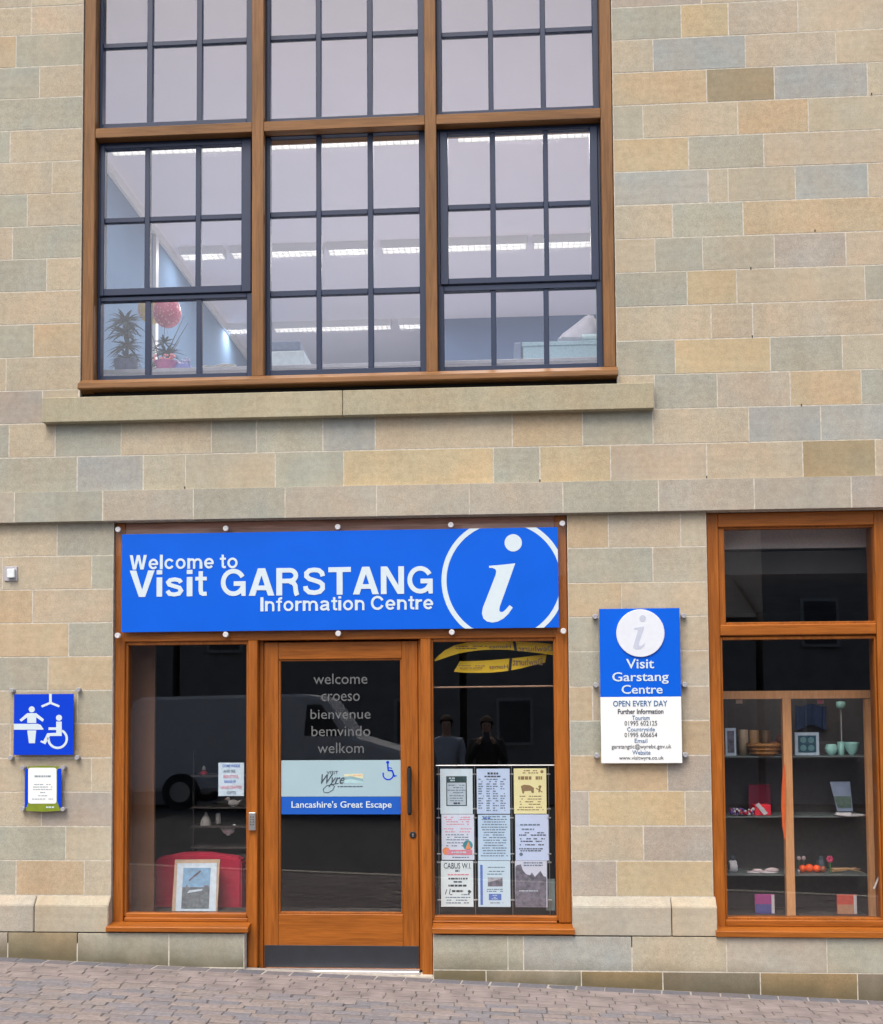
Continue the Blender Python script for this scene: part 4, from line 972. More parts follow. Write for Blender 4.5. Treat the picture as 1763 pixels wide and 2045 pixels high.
def d6(s, x0, y0, x1, y1, d):
    lines(s, 1038, 1088, [1647,1656], 3, d, 'soft_ink'); lines(s, 1036, 1090, [1663,1667.5,1675,1680,1687,1695,1699], 2.2, d, 'ink'); child('picture', pdisc(bmesh.new(), 1040.5, 1706, 3.6, d, 14), MT['soft_ink'], s)
def d7(s, x0, y0, x1, y1, d):
    text('CABUS W.I.', 886, 1723, 940.5, 1734.5, d, MT['ink'], s)
    lines(s, 906, 920, [1739], 4, d, 'soft_ink'); lines(s, 889, 941, [1746.5], 2.6, d, 'pink_ink', dens=1); lines(s, 895, 934, [1754.5], 3.4, d, 'ink', dens=1); lines(s, 905, 923, [1761], 3, d, 'ink', dens=1); lines(s, 894, 933, [1768.5], 4, d, 'ink', dens=1)
    lines(s, 902, 925, [1779.5], 4, d, 'ink', dens=1); lines(s, 889, 940, [1786.5,1792,1797.5,1803], 2, d, 'soft_ink')
    bm = bmesh.new(); pline(bm, (889,1786), (892,1776), 1.6, d); pline(bm, (897,1786), (899,1775), 1.6, d); pdisc(bm, 937, 1780, 3, d, 10); pline(bm, (934,1786), (941,1780), 2, d+.0004); child('picture', bm, MT['ink'], s)
def d8(s, x0, y0, x1, y1, d):
    R4(s, 959, 1727, 964, 1807, d, 'cornflower'); R4(s, 974, 1752, 1003.5, 1770, d, 'light_grey_photo', 'picture'); child('picture', ppoly(bmesh.new(), [(974,1770),(974,1762),(990,1758),(1003.5,1754),(1003.5,1770)], d-.0008), MT['grey_photo'], s)
    R4(s, 976, 1785, 1001, 1797.5, d, 'cornflower'); lines(s, 968, 1008, [1732,1740,1745.5,1776,1780,1803], 1.8, d, 'soft_ink'); lines(s, 980, 996, [1788,1792,1795], 1.4, d-.0008, 'white')
def d9(s, x0, y0, x1, y1, d):
    child('picture', ppoly(bmesh.new(), [(1029,1811),(1029,1732),(1031,1728),(1040,1726),(1044,1738),(1050,1745),(1058,1748),(1062,1742),(1068,1751),(1079,1739),(1085,1749),(1091,1752),(1091,1811)], d), MT['grey_photo'], s)
    lines(s, 1041, 1088, [1723,1728], 2.6, d, 'soft_ink', dens=1); lines(s, 1033, 1080, [1779], 2, d-.0008, 'paper_cool')
simple('paper_cool', L((190,206,216)), .55)
notice(1, 879, 1535.3, 943.7, 1625.4, 'pale notice with a small dark headed calendar card, top left of the nine notices', ('cool2',(214,232,240)), d1)
notice(2, 951.9, 1535, 1018, 1625, 'pale blue timetable notice in four columns, top middle of the nine notices', ('blue2',(202,222,248)), d2)
notice(3, 1026, 1534.4, 1091, 1625, 'cream yellow notice with a brown cart picture in the shop window', ('cream',(244,238,180)), d3)
notice(4, 881.7, 1626.3, 946.8, 1717, 'notice with a teal disc and pink orange banner at its foot', ('lilac',(220,230,244)), d4)
notice(5, 954.6, 1627, 1018.8, 1718, 'densely printed pale blue notice at the centre of the nine notices', ('blue5',(200,226,246)), d5)
notice(6, 1029, 1626.3, 1095.5, 1718.4, 'pale blue letter with a small crest at its lower left corner, below the cream notice', ('blue6',(206,222,250)), d6)
notice(7, 880.4, 1719, 945, 1810.7, 'notice headed CABUS W.I. at the lower left of the nine notices', ('white7',(228,242,244)), d7)
notice(8, 954.6, 1719, 1019, 1811, 'notice with a blue side stripe and a small grey landscape picture', ('blue8',(208,232,244)), d8)
notice(9, 1028.5, 1719, 1092.5, 1811.5, 'dark grey notice with a picture of ruined walls, lower right of the nine notices', ('mauve',(214,220,236)), d9)
r_ = rect(1090, 1755, 1105, 1818, ND+.03)
lf = thing('leaflet', 'grey green leaflet standing behind the ruined walls notice', 'leaflet', (r_[0], ND+.03, r_[2]))
child('sheet', B(r_[0], r_[1]+.01, ND+.03, ND+.034, r_[2], r_[3]), simple('leaflet_grey', L((120,140,140)), .6), lf)
r_ = rect(873, 1526, 1100, 1531, ND+.01)
wr = thing('wire_display', 'thin steel hanging wires and top rod that hold the nine window notices', 'display rack', ((r_[0]+r_[1])/2, ND+.01, l2[2]))
child('rod', tube(bmesh.new(), [(r_[0]-.01,ND+.012,(r_[2]+r_[3])/2),(r_[1]+.03,ND+.012,(r_[2]+r_[3])/2)], .005, 8), MT['steel'], wr)
for xw in (876, 948.5, 1022.5, 1096.5):
    X = wx(xw, 1670, ND+.006); child('wire', tube(bmesh.new(), [(X,ND+.006,l2[2]-.02),(X,ND+.006,(r_[2]+r_[3])/2)], .0016, 6), MT['steel'], wr)
    for yc in (1546, 1615, 1633, 1705, 1722, 1797):
        zc = wz(xw, yc, ND+.004); child('clip', B(X-.012, X+.012, ND-.004, ND+.012, zc-.004, zc+.004, bev=.001), MT['steel'], wr)
# handwritten card in the left window
CD = GY_+.012
r_ = rect(436, 1523, 487, 1589.5, CD)
hc = thing('window_card', 'white card with pink and blue handwritten capitals in the left shop window', 'card', ((r_[0]+r_[1])/2, CD, r_[2]))
cs = child('card', B(r_[0], r_[1], CD, CD+.002, r_[2], r_[3]), simple('card_white', L((206,226,236)), .6), hc)
for s, a, b_, c, d_, m_ in (('COME INSIDE',444,1526.5,479,1532,'cornflower'),('AND SEE',446,1537,470,1542.5,'soft_ink'),('BEAUTIFUL',446,1547.5,477,1553.5,'pink_ink'),('RANGE OF',448,1558,471,1563.5,'cornflower'),('HAND CRAFTED',441,1569,483,1575,'pink_ink'),('GIFTS',453,1580,471,1586,'soft_ink')):
    text(s, a, b_, c, d_, CD-TH, MT[m_], cs, off=.01)

# ================================================================== THINGS IN THE SHOP
def slab(name, px, y0, y1, m, root, **k):       # a box whose front is measured
    r = rect(*px, y0); return child(name, B(r[0], r[1], y0, y1, r[2], r[3], **k), MT[m] if isinstance(m, str) else m, root)
def T(name, label, cat, x, y, d, group=None):
    p = at(x, y, d); return thing(name, label, cat, (p.x, d, p.z), group)
# yellow curved banners under the window head, lettered for the street side of the hall (seen reversed)
simple('banner_yellow', (1.0,.66,.02), .6, noise=.08, scale=12)
zb = lambda pts: [(850+x/5.877, 1260+y/5.877) for x, y in pts]
def banner(label, top, bot, d, words_, straps, small):
    pts = zb(top) + zb(bot[::-1]); c = pts[len(pts)//2]
    t = T('hanging_banner', label, 'banner', c[0], c[1], d, 'yellow banners at the window head')
    bm = bmesh.new(); a = [at(x, y, d) for x, y in zb(top)]; b_ = [at(x, y, d) for x, y in zb(bot)]
    n = len(a); va = []
    for i in range(n):
        bow = .03*math.sin(math.pi*i/(n-1))
        va.append([bm.verts.new((p.x, d-bow+o, p.z)) for p in (a[i], b_[i]) for o in (0, .004)])
    for i in range(n-1):
        p, q = va[i], va[i+1]
        bm.faces.new((p[0], p[2], q[2], q[0])); bm.faces.new((p[1], q[1], q[3], p[3])); bm.faces.new((p[0], q[0], q[1], p[1])); bm.faces.new((p[2], p[3], q[3], q[2]))
    bm.faces.new((va[0][0], va[0][1], va[0][3], va[0][2])); bm.faces.new((va[-1][0], va[-1][2], va[-1][3], va[-1][1]))
    s = child('sheet', fin(bm), MT['banner_yellow'], t)
    for w_, box_ in words_:
        q = zb([box_[:2], box_[2:]]); text(w_, q[0][0], q[0][1], q[1][0], q[1][1], d-.033, MT['brown_ink'], s, mirror=True, off=.01)
    bm = bmesh.new()
    for x0, x1, y in small:
        q = zb([(x0,y),(x1,y)]); words(bm, q[0][0], q[1][0], q[0][1], 1.6, d-.033)
    child('small_print', bm, MT['brown_ink'], s)
    for st in straps: child('strap', ppoly(bmesh.new(), zb(st), d-.036), MT['black'], t)
BD = GY_+.07
banner('upper curved yellow banner with reversed lettering, arching along the window head',
       [(100,340),(150,290),(230,225),(340,170),(480,140),(640,128),(800,122),(960,122),(1100,128),(1250,135),(1400,145),(1500,158)],
       [(110,355),(200,325),(290,295),(400,262),(500,245),(640,228),(800,220),(960,222),(1100,235),(1250,252),(1400,268),(1500,285)], BD,
       [('Homes',(745,160,1000,205)),('Dewhurst',(1085,172,1495,240))], [[(1022,125),(1055,122),(1075,238),(1040,235)]], [(350,720,180),(350,640,205)])
banner('lower curved yellow banner with reversed lettering, hanging below the longer one',
       [(400,355),(500,355),(620,352),(760,345),(900,333),(1020,322),(1120,312),(1220,298),(1320,285),(1420,270)],
       [(330,478),(460,490),(600,492),(760,490),(900,478),(1020,460),(1120,440),(1220,412),(1320,388),(1400,370)], BD+.06,
       [('Homes',(745,395,965,442)),('Dewhurst',(1020,318,1370,405))], [[(985,315),(1015,312),(1003,465),(968,465)]], [(380,700,408),(400,660,435)])
t = T('curtain_rail', 'thin pale rail across the dark window above the notices', 'rail', 990, 1371, GY_+.05)
a, b_ = at(864, 1373, GY_+.05), at(1107, 1370, GY_+.05); child('rail', tube(bmesh.new(), [a, b_], .006, 8), simple('pale_rail', (.30,.17,.10), .4), t)
# left window: chair and framed picture
fl = l1[2]
t = T('armchair', 'crimson padded armchair back behind the framed picture', 'chair', 394, 1822, .55)
simple('crimson_cloth', L((190,34,70)), .85, noise=.12, scale=20, bump=.2); simple('dark_red_cloth', L((110,18,42)), .85)
zc = lambda pts: [(210+x/5.51, 1560+y/5.51) for x, y in pts]
bp_ = zc([(545,1450),(545,900),(560,855),(600,838),(700,825),(780,805),(960,795),(1150,800),(1280,822),(1400,835),(1470,850),(1500,880),(1500,1450)])
bm = prism(bmesh.new(), [(wx(x,y,.55), wz(x,y,.55)) for x, y in bp_], .55, .68); fin(bm); bmesh.ops.bevel(bm, geom=bm.edges[:], offset=.012, segments=2, affect='EDGES')
child('backrest', bm, MT['crimson_cloth'], t)
r_ = rect(309, 1830, 482, 1860, .55); child('seat', B(r_[0], r_[1], .56, 1.05, .25, .45, bev=.03, seg=2), MT['dark_red_cloth'], t)
for xx in (r_[0]+.05, r_[1]-.05):
    for yy in (.6, 1.0): child('leg', B(xx-.02, xx+.02, yy-.02, yy+.02, 0, .25), MT['black'], t)
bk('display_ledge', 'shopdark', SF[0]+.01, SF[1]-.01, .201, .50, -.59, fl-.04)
t = T('framed_picture', 'pale wood framed landscape print leaning on the crimson chair', 'picture', 390, 1820, .34)
simple('pale_wood', L((190,165,140)), .5, noise=.1, scale=30); simple('mount_white', L((200,218,232)), .6)
simple('print_sky', L((120,165,200)), .5, noise=.3, scale=25); simple('print_field', L((92,104,112)), .5, noise=.5, scale=40)
def quad(name, pts, d0, d1, th, m, root):
    """tilted flat piece: lower edge at depth d0, upper at d1"""
    bm = bmesh.new(); ys = [p[1] for p in pts]; lo, hi = max(ys), min(ys)
    f = []
    for x, y in pts:
        d = d0 + (d1-d0)*(lo-y)/(lo-hi if lo != hi else 1); f.append(at(x, y, d))
    a = [bm.verts.new(p) for p in f]; b = [bm.verts.new(p+Vector((0,th,0))) for p in f]
    bm.faces.new(a); bm.faces.new(b[::-1]); n = len(a)
    for i in range(n): bm.faces.new((a[i], b[i], b[(i+1)%n], a[(i+1)%n]))
    return child(name, fin(bm), MT[m] if isinstance(m, str) else m, root)
P_ = lambda x, y: (210+x/5.51, 1560+y/5.51)
fr_ = quad('frame', [P_(732,1432),P_(1232,1435),P_(1262,862),P_(768,865)], .34, .46, .02, 'pale_wood', t)
quad('mount', [P_(775,1428),P_(1215,1430),P_(1228,900),P_(795,903)], .336, .447, .002, 'mount_white', fr_)
quad('print', [P_(835,1398),P_(1140,1398),P_(1162,952),P_(862,955)], .340, .440, .0012, 'print_sky', fr_) if False else None
quad('print', [P_(835,1398),P_(1140,1398),P_(1150,1165),P_(848,1165)], .3385, .3975-.008, .0012, 'print_field', fr_)
quad('print', [P_(848,1165),P_(1150,1165),P_(1162,952),P_(862,955)], .3895, .4345, .0012, 'print_sky', fr_)
quad('print', [P_(885,1165),P_(910,1165),P_(930,990),P_(908,990)], .3885, .4335, .0010, 'grey_photo', fr_)
quad('print', [P_(915,1090),P_(930,1100),P_(1060,990),P_(1040,978)], .401, .427, .0010, 'grey_photo', fr_)
quad('print', [P_(1085,1165),P_(1140,1165),P_(1155,1000),P_(1075,1050)], .3883, .4333, .0010, 'grey_photo', fr_)
quad('print', [P_(900,1230),P_(1060,1205),P_(1075,1185),P_(925,1200)], .372, .380, .0010, 'mount_white', fr_)
t = T('screen_panel', 'brown board panel inside the left edge of the left shop window', 'panel', 280, 1700, .30)
slab('board', (256, 1285, 308, 1826), .30, .33, simple('brown_board', L((120,86,62)), .8, noise=.1, scale=8), t)
# shelves of ornaments behind, left window
t = T('display_shelves', 'dark stepped display shelves with small ornaments in the left window', 'shelves', 430, 1700, .75)
simple('dark_shelf', (.06,.055,.05), .7)
for yy in (1548, 1612, 1650, 1692): slab('shelf', (380, yy, 505, yy+3), .72, 1.0, 'dark_shelf', t)
for xx in (384, 500): slab('upright', (xx, 1500, xx+3, 1830), .99, 1.02, 'dark_shelf', t)
simple('grey_plaster', (.42,.41,.38), .7); simple('white_china', (.75,.77,.76), .4); simple('santa_red', (.42,.03,.05), .6)
def lathe_px(name, x, yb, prof, d, m, root, seg=18):
    c = at(x, yb, d); return child(name, lathe(bmesh.new(), (c.x, d, c.z), [(r/311, h/311) for r, h in prof], seg), MT[m], root, True)
t = T('bell_ornament', 'grey bell shaped ornament on the dark shelf beside the white bird', 'ornament', 411, 1650, .8); lathe_px('body', 411, 1650, [(12,0),(12.5,3),(11.5,12),(8,20),(3.5,26),(2.5,31),(0.5,33)], .8, 'grey_plaster', t)
t = T('vase', 'slim grey vase between the bell ornament and the keypad side', 'vase', 436, 1646, .8); lathe_px('body', 436, 1646, [(4,0),(6,4),(6,22),(4,25)], .8, 'grey_plaster', t)
def creature(name, label, x, yb, s, m, d=.8, flip=1):
    c = at(x, yb, d); k = s/311; t = thing(name, label, 'ornament', (c.x, d, c.z))
    bm = ball(bmesh.new(), (c.x, d, c.z+.42*k), .38*k, 1.5, .8, .9); ball(bm, (c.x+flip*.55*k, d, c.z+.85*k), .2*k); tube(bm, [(c.x+flip*.38*k,d,c.z+.55*k),(c.x+flip*.52*k,d,c.z+.82*k)], .13*k, 8)
    tube(bm, [(c.x-flip*.5*k,d,c.z+.5*k),(c.x-flip*.85*k,d,c.z+.75*k)], [.16*k,.03*k], 8); tube(bm, [(c.x,d,c.z),(c.x,d,c.z+.15*k)], .2*k, 8)
    child('body', bm, MT[m], t, True); child('beak', tube(bmesh.new(), [(c.x+flip*.7*k,d,c.z+.86*k),(c.x+flip*.95*k,d,c.z+.8*k)], [.06*k,.015*k], 6), MT['orange_print'], t)
creature('bird_ornament', 'white china bird ornament beside the slim grey vase', 456, 1668, 24, 'white_china')
creature('duck_ornament', 'grey duck ornament on the shelf below the handwritten card', 466, 1612, 22, 'grey_plaster', flip=-1)
t = T('santa_ornament', 'little red santa ornament on the upper dark shelf', 'ornament', 407, 1548, .8)
lathe_px('body', 407, 1548, [(8,0),(9,4),(6,9),(3,10)], .8, 'santa_red', t); lathe_px('head', 407, 1538, [(3.5,0),(4.5,3),(3,7),(1,10)], .8, 'grey_plaster', t)
bk('ornament_plinth', 'shopdark', wx(380,1700,.8), wx(505,1700,.8), .75, 1.05, 0, wz(440,1692,.75)-.05)

# right hand window: oak display unit and its goods
simple('unit_oak', (.72,.36,.15), .55, noise=.15, scale=10, stretch=(12,12,1)); simple('glass_shelf_edge', (.14,.17,.17), .3)
UD = .42
t = T('display_unit', 'oak framed display unit with glass shelves inside the right shop window', 'display unit', 1600, 1834, UD)
slab('top_rail', (1430, 1379, 1790, 1395), UD, UD+.05, 'unit_oak', t)
slab('post', (1567, 1395.5, 1584, 1834), UD+.001, UD+.05, 'unit_oak', t); slab('post', (1733, 1395.5, 1752, 1834), UD+.001, UD+.05, 'unit_oak', t); slab('post', (1424, 1395.5, 1441, 1834), UD+.001, UD+.05, 'unit_oak', t)
for yy in (1509.5, 1630, 1746.5): slab('shelf', (1440, yy, 1735, yy+2.6), UD+.06, UD+.36, 'glass_shelf_edge', t)
slab('base', (1440, 1828, 1735, 1838), UD+.06, UD+.36, 'dark_shelf', t)
slab('back_board', (1432, 1395, 1745, 1834), UD+.38, UD+.40, simple('unit_back', (.095,.085,.082), .8), t)
GD = UD+.16; SH = {1:1509.5, 2:1630, 3:1746.5, 4:1828}
def onshelf(n, dd): 
    # rows drawn slightly higher because the goods stand back from the shelf edge
    z = wz(1600, SH[n], UD+.06); return z
def good(name, label, cat, x, n, d=GD, group=None):
    z = onshelf(n, d); p = at(x, SH[n]-10, d); return thing(name, label, cat, (p.x, d, z), group)
def box_on(root, name, w, dep, h, m, x0=0, z0=0, y0=0, **k):
    c = root.location; return child(name, B(c.x+(x0-w/2)/311, c.x+(x0+w/2)/311, c.y+y0-dep, c.y+y0+dep, c.z+z0/311, c.z+(z0+h)/311, **k), MT[m], root)
def lathe_on(root, name, prof, m, x0=0, z0=0, seg=24): 
    c = root.location; return child(name, lathe(bmesh.new(), (c.x+x0/311, c.y, c.z+z0/311), [(r/311, h/311) for r, h in prof], seg), MT[m], root, True)
t = good('photo_frame', 'black and white picture in a pale easel frame at the top shelf end', 'picture', 1459, 1)
box_on(t, 'frame', 22, .006, 58, 'mount_white'); box_on(t, 'picture', 14, .002, 46, 'grey_photo', y0=-.009, z0=6)
simple('cream_wax', L((190,170,140)), .5); simple('tan_wax', L((176,140,96)), .5); simple('brown_wax', L((120,98,74)), .5)
for x, h, m_, nm in ((1485,54,'cream_wax','tall cream pillar candle left of the wicker basket'),(1506,53,'tan_wax','tan pillar candle behind the wicker basket'),(1529,52,'brown_wax','brown pillar candle behind the wicker basket')):
    t = good('candle', nm, 'candle', x, 1, GD+.05, 'pillar candles on the top shelf'); lathe_on(t, 'wax', [(10,0),(10,h-1),(9,h),(3,h-1.5)], m_); lathe_on(t, 'wick', [(.5,h-2),(.4,h+3)], 'ink', seg=6)
simple('wicker', L((150,108,62)), .8, noise=.35, scale=60, bump=.6)
t = good('wicker_basket', 'low brown wicker basket on the top shelf of the display unit', 'basket', 1525, 1, GD-.04)
lathe_on(t, 'weave', [(22,0),(28,8),(33,22),(35,26),(33.5,26.5),(31,22),(26,8),(20,2)], 'wicker')
c = t.location
for i in range(3):
    z = c.z+(6+8*i)/311; rr0 = (27+3*i)/311+.003; child('weave_band', tube(bmesh.new(), [(c.x+rr0*math.cos(a*math.pi/12), c.y+rr0*math.sin(a*math.pi/12), z) for a in range(25)], .006, 6), MT['wicker'], t)
t = good('tile_picture', 'white framed blue tile picture with four round leaves', 'picture', 1611, 1)
simple('tile_teal', (.03,.10,.15), .5); simple('tile_leaf', (.14,.30,.32), .5)
f_ = box_on(t, 'frame', 50, .008, 48, 'mount_white', bev=.002); box_on(t, 'tile', 37, .002, 35, 'tile_teal', y0=-.0105, z0=6.5)
c = t.location
for ax in (-8,8):
    for az in (15.5,32): child('leaf', lathe(bmesh.new(), (c.x+ax/311, c.y-.0145, c.z+az/311), [(6.5/311,.0015),(6/311,0)], 20, 'Y'), MT['tile_leaf'], t)
simple('celadon', L((170,225,215)), .25, noise=.06)
t = good('bowl', 'round celadon green bowl beside the tile picture', 'bowl', 1660, 1, group='celadon pots on the top shelf'); lathe_on(t, 'bowl', [(6,0),(7,1.5),(11.5,7),(13,14),(11,21),(10,23),(9,22),(11,14),(9,6),(3,3)], 'celadon')
t = good('cup', 'small straight pale cup between the two green bowls', 'cup', 1679, 1, GD+.03, 'celadon pots on the top shelf'); lathe_on(t, 'cup', [(6,0),(6.5,1),(7.5,28),(6.5,28),(5.5,3)], 'celadon')
t = good('bowl', 'wide flared celadon green bowl at the right of the small cup', 'bowl', 1701, 1, group='celadon pots on the top shelf'); lathe_on(t, 'bowl', [(5,0),(5.5,2),(12,10),(15,24),(15.8,27),(14.5,27),(11,11),(3,4)], 'celadon')
simple('navy_cloth', (.035,.06,.13), .9, noise=.2, scale=14)
t = T('hanging_cloth', 'dark blue cloth hanging at the back behind the tile picture', 'cloth', 1620, 1460, UD+.33)
bm = bmesh.new(); vs = []
for i in range(13):
    q_ = i/12; p0_, p1_ = at(1588+q_*62, 1408+3*math.sin(q_*9), UD+.33), at(1588+q_*62, 1452+5*math.sin(q_*7+1), UD+.33); yy = UD+.33+.012*math.sin(q_*22)
    vs.append([bm.verts.new((p0_.x, yy, p0_.z)), bm.verts.new((p1_.x, yy+.004, p1_.z)), bm.verts.new((p1_.x, yy+.010, p1_.z)), bm.verts.new((p0_.x, yy+.006, p0_.z))])
for i in range(12):
    for a_, b2 in ((0,1),(1,2),(2,3),(3,0)): bm.faces.new((vs[i][a_], vs[i][b2], vs[i+1][b2], vs[i+1][a_]))
bm.faces.new(vs[0]); bm.faces.new(vs[-1]); child('cloth', fin(bm), MT['navy_cloth'], t)
t = good('jewellery_stand', 'slim stand with a pale teal cap above the small cup on the top shelf', 'stand', 1681, 1, GD+.07)
lathe_on(t, 'stem', [(7,0),(7,2),(1.2,4),(1.2,98),(1.0,99)], 'grey_plaster'); lathe_on(t, 'cap', [(1.5,97),(9,99),(10,104),(9,112),(3,113)], 'celadon')
for i_, (x_, m_, l_) in enumerate(((1478,'cream_tray2','small cream price card hung from the display unit rail, left bay'),(1641,'toy_pink2','small pink tag hung from the display unit rail, right bay'))):
    simple('cream_tray2', (.7,.6,.5), .6); simple('toy_pink2', (.5,.2,.28), .6)
    t = T('price_tag', l_, 'tag', x_, 1396, UD+.02); c = t.location
    child('tag', B(c.x-.022, c.x+.022, UD+.055, UD+.058, c.z-.03, c.z-.003, bev=.001), MT[m_], t)
t = good('felt_animal', 'small reddish brown felt animal behind the wicker basket', 'ornament', 1548, 1, GD+.06); c = t.location
simple('felt_brown', (.22,.09,.07), .95); bm = ball(bmesh.new(), (c.x, c.y, c.z+.05), .045, 1.2, .8, 1.0); ball(bm, (c.x+.035, c.y-.01, c.z+.105), .03); child('body', bm, MT['felt_brown'], t, True)
for dx in (-.012, .012): child('ear', ball(bmesh.new(), (c.x+.035+dx, c.y-.01, c.z+.135), .009, u=8, v=6), MT['felt_brown'], t, True)
# second shelf
t = good('garland', 'red and white beaded flower garland at the left of the second shelf', 'garland', 1477, 2)
simple('berry_red', L((190,40,70)), .5); simple('white_bead', (.6,.6,.62), .5); c = t.location
for nm, m_ in (('red_beads','berry_red'),('white_beads','white_bead'),('violet_beads',simple('violet_bead', L((96,80,150)), .5).name)):
    bm = bmesh.new()
    for i in range(22): ball(bm, (c.x+random.uniform(-24,24)/311, c.y+random.uniform(-.09,-.02), c.z+random.uniform(2,14)/311), random.uniform(2,3.6)/311, u=8, v=6)
    child(nm, bm, MT[m_.split('.')[0]] if m_ in MT else MT['berry_red'], t, True)
t = good('gift_box', 'bright red gift box with a white folded card on the second shelf', 'box', 1520, 2)
simple('gift_red', (.85,.03,.06), .6); simple('dark_pink_card', L((110,24,52)), .7)
box_on(t, 'box', 34, .05, 22, 'gift_red', bev=.004); box_on(t, 'card_back', 46, .004, 62, 'dark_pink_card', y0=.09, x0=3)
c = t.location; quad('card', [(1518,1618),(1524,1614),(1515,1603),(1508,1608)], c.y-.056, c.y-.056, .002, 'white_bead', t)
quad('card', [(1526,1628),(1533,1624),(1524,1612),(1516,1617)], c.y-.059, c.y-.059, .002, 'white_bead', t)
t = good('brochure', 'open landscape brochure on a stand at the right of the second shelf', 'brochure', 1681, 2)
simple('brochure_sky', L((120,135,160)), .5, noise=.15, scale=20); simple('brochure_land', L((70,92,84)), .5, noise=.4, scale=30)
k_ = quad('cover', [(1672,1620),(1703,1620),(1697,1561),(1657,1561)], GD-.03, GD+.02, .004, 'brochure_sky', t); quad('picture', [(1673,1613),(1700,1613),(1699,1590),(1664,1590)], GD-.029, GD-.008, .002, 'brochure_land', t)
box_on(t, 'stand', 30, .02, 6, 'white_bead', y0=-.03)
t = good('plate', 'flat white plate lying on the second shelf below the brochure', 'plate', 1697, 2, GD-.07); lathe_on(t, 'plate', [(20,0),(30,1.5),(31,3),(29,3),(18,1.5)], 'white_bead')
# third shelf
t = good('penguin_ornament', 'black and white penguin ornament at the left end of the third shelf', 'ornament', 1463, 3); lathe_on(t, 'body', [(8,0),(11,5),(12,14),(9,22),(6,25)], 'white_bead'); c = t.location
child('head', ball(bmesh.new(), (c.x, c.y, c.z+30/311), 6.5/311), MT['ink'], t, True); child('wing', ball(bmesh.new(), (c.x-9/311, c.y-.02, c.z+14/311), 5/311, .6, 1, 1.8), MT['ink'], t, True); child('wing', ball(bmesh.new(), (c.x+9/311, c.y-.01, c.z+14/311), 5/311, .6, 1, 1.8), MT['ink'], t, True)
simple('slipper_pink', L((196,180,184)), .9)
def slipper(x, w, label):
    t = good('slipper', label, 'slipper', x, 3, GD-.03, 'pale slippers on the third shelf'); c = t.location; k = w/311/2
    bm = ball(bmesh.new(), (c.x+.25*k, c.y, c.z+.24*k), .42*k, 1.5, .8, .6); ball(bm, (c.x-.5*k, c.y, c.z+.12*k), .35*k, 1.4, .9, .35); child('upper', bm, MT['slipper_pink'], t, True)
    child('sole', ball(bmesh.new(), (c.x-.1*k, c.y, c.z+.06*k), .5*k, 1.9, .8, .14), MT['white_bead'], t, True)
slipper(1536, 46, 'pale pink knitted slipper lying toe to the right'); slipper(1508, 36, 'smaller greyish slipper lying left of the pink one')
simple('toy_orange', (.95,.12,.02), .5); simple('toy_green', L((80,140,70)), .5); simple('toy_pink', L((190,60,100)), .5)
t = good('toy_group', 'cluster of small round orange and green toys on the third shelf', 'toys', 1620, 3); c = t.location
for x, z, r, m_ in ((-18,8,8,'toy_orange'),(-4,9,9,'toy_orange'),(11,8,8,'toy_orange'),(-8,3,3.5,'toy_green'),(24,7,7,simple('jar_amber', L((140,84,60)), .4).name),(-26,3,3.4,'white_bead')):
    child('toy', ball(bmesh.new(), (c.x+x/311, c.y, c.z+z/311), r/311, u=14, v=9), MT[m_], t, True)
for x in (-22, -12): child('flower', ball(bmesh.new(), (c.x+x/311*1.0, c.y+.04, c.z+28/311), 4.5/311, u=8, v=5), MT['slipper_pink'], t); child('stem', tube(bmesh.new(), [(c.x+x/311, c.y+.04, c.z), (c.x+x/311, c.y+.04, c.z+26/311)], .002, 6), MT['toy_green'], t)
t = good('dark_jar', 'dark glass jar between the orange toys and the pink flower', 'jar', 1640, 3, GD+.04); lathe_on(t, 'jar', [(8,0),(9,3),(9,22),(5,27),(5,32)], 'ink')
t = good('silk_flower', 'pink silk flower standing behind the brown twigs', 'flower', 1657, 3); c = t.location
child('stem', tube(bmesh.new(), [(c.x,c.y,c.z),(c.x+.005,c.y,c.z+24/311)], .003, 6), MT['toy_green'], t)
for i in range(6):
    a = i*math.pi/3; child('petal', ball(bmesh.new(), (c.x+.014*math.cos(a), c.y-.004, c.z+28/311+.014*math.sin(a)), .011, 1, .5, 1, u=10, v=6), MT['toy_pink'], t, True)
t = good('twig_bundle', 'loose bundle of pale brown twigs lying on the third shelf', 'twigs', 1690, 3); c = t.location
for i in range(11):
    a = random.uniform(-.35,.35); bm = tube(bmesh.new(), [(c.x-random.uniform(.05,.11), c.y+random.uniform(-.04,.04), c.z+.006+random.uniform(0,.02)), (c.x+random.uniform(-.01,.01), c.y, c.z+.02+.03*abs(a)), (c.x+random.uniform(.05,.11), c.y+random.uniform(-.04,.04), c.z+.006+random.uniform(0,.03))], [.0035,.003,.0015], 6); child('twig', bm, MT['tan_wax'], t)
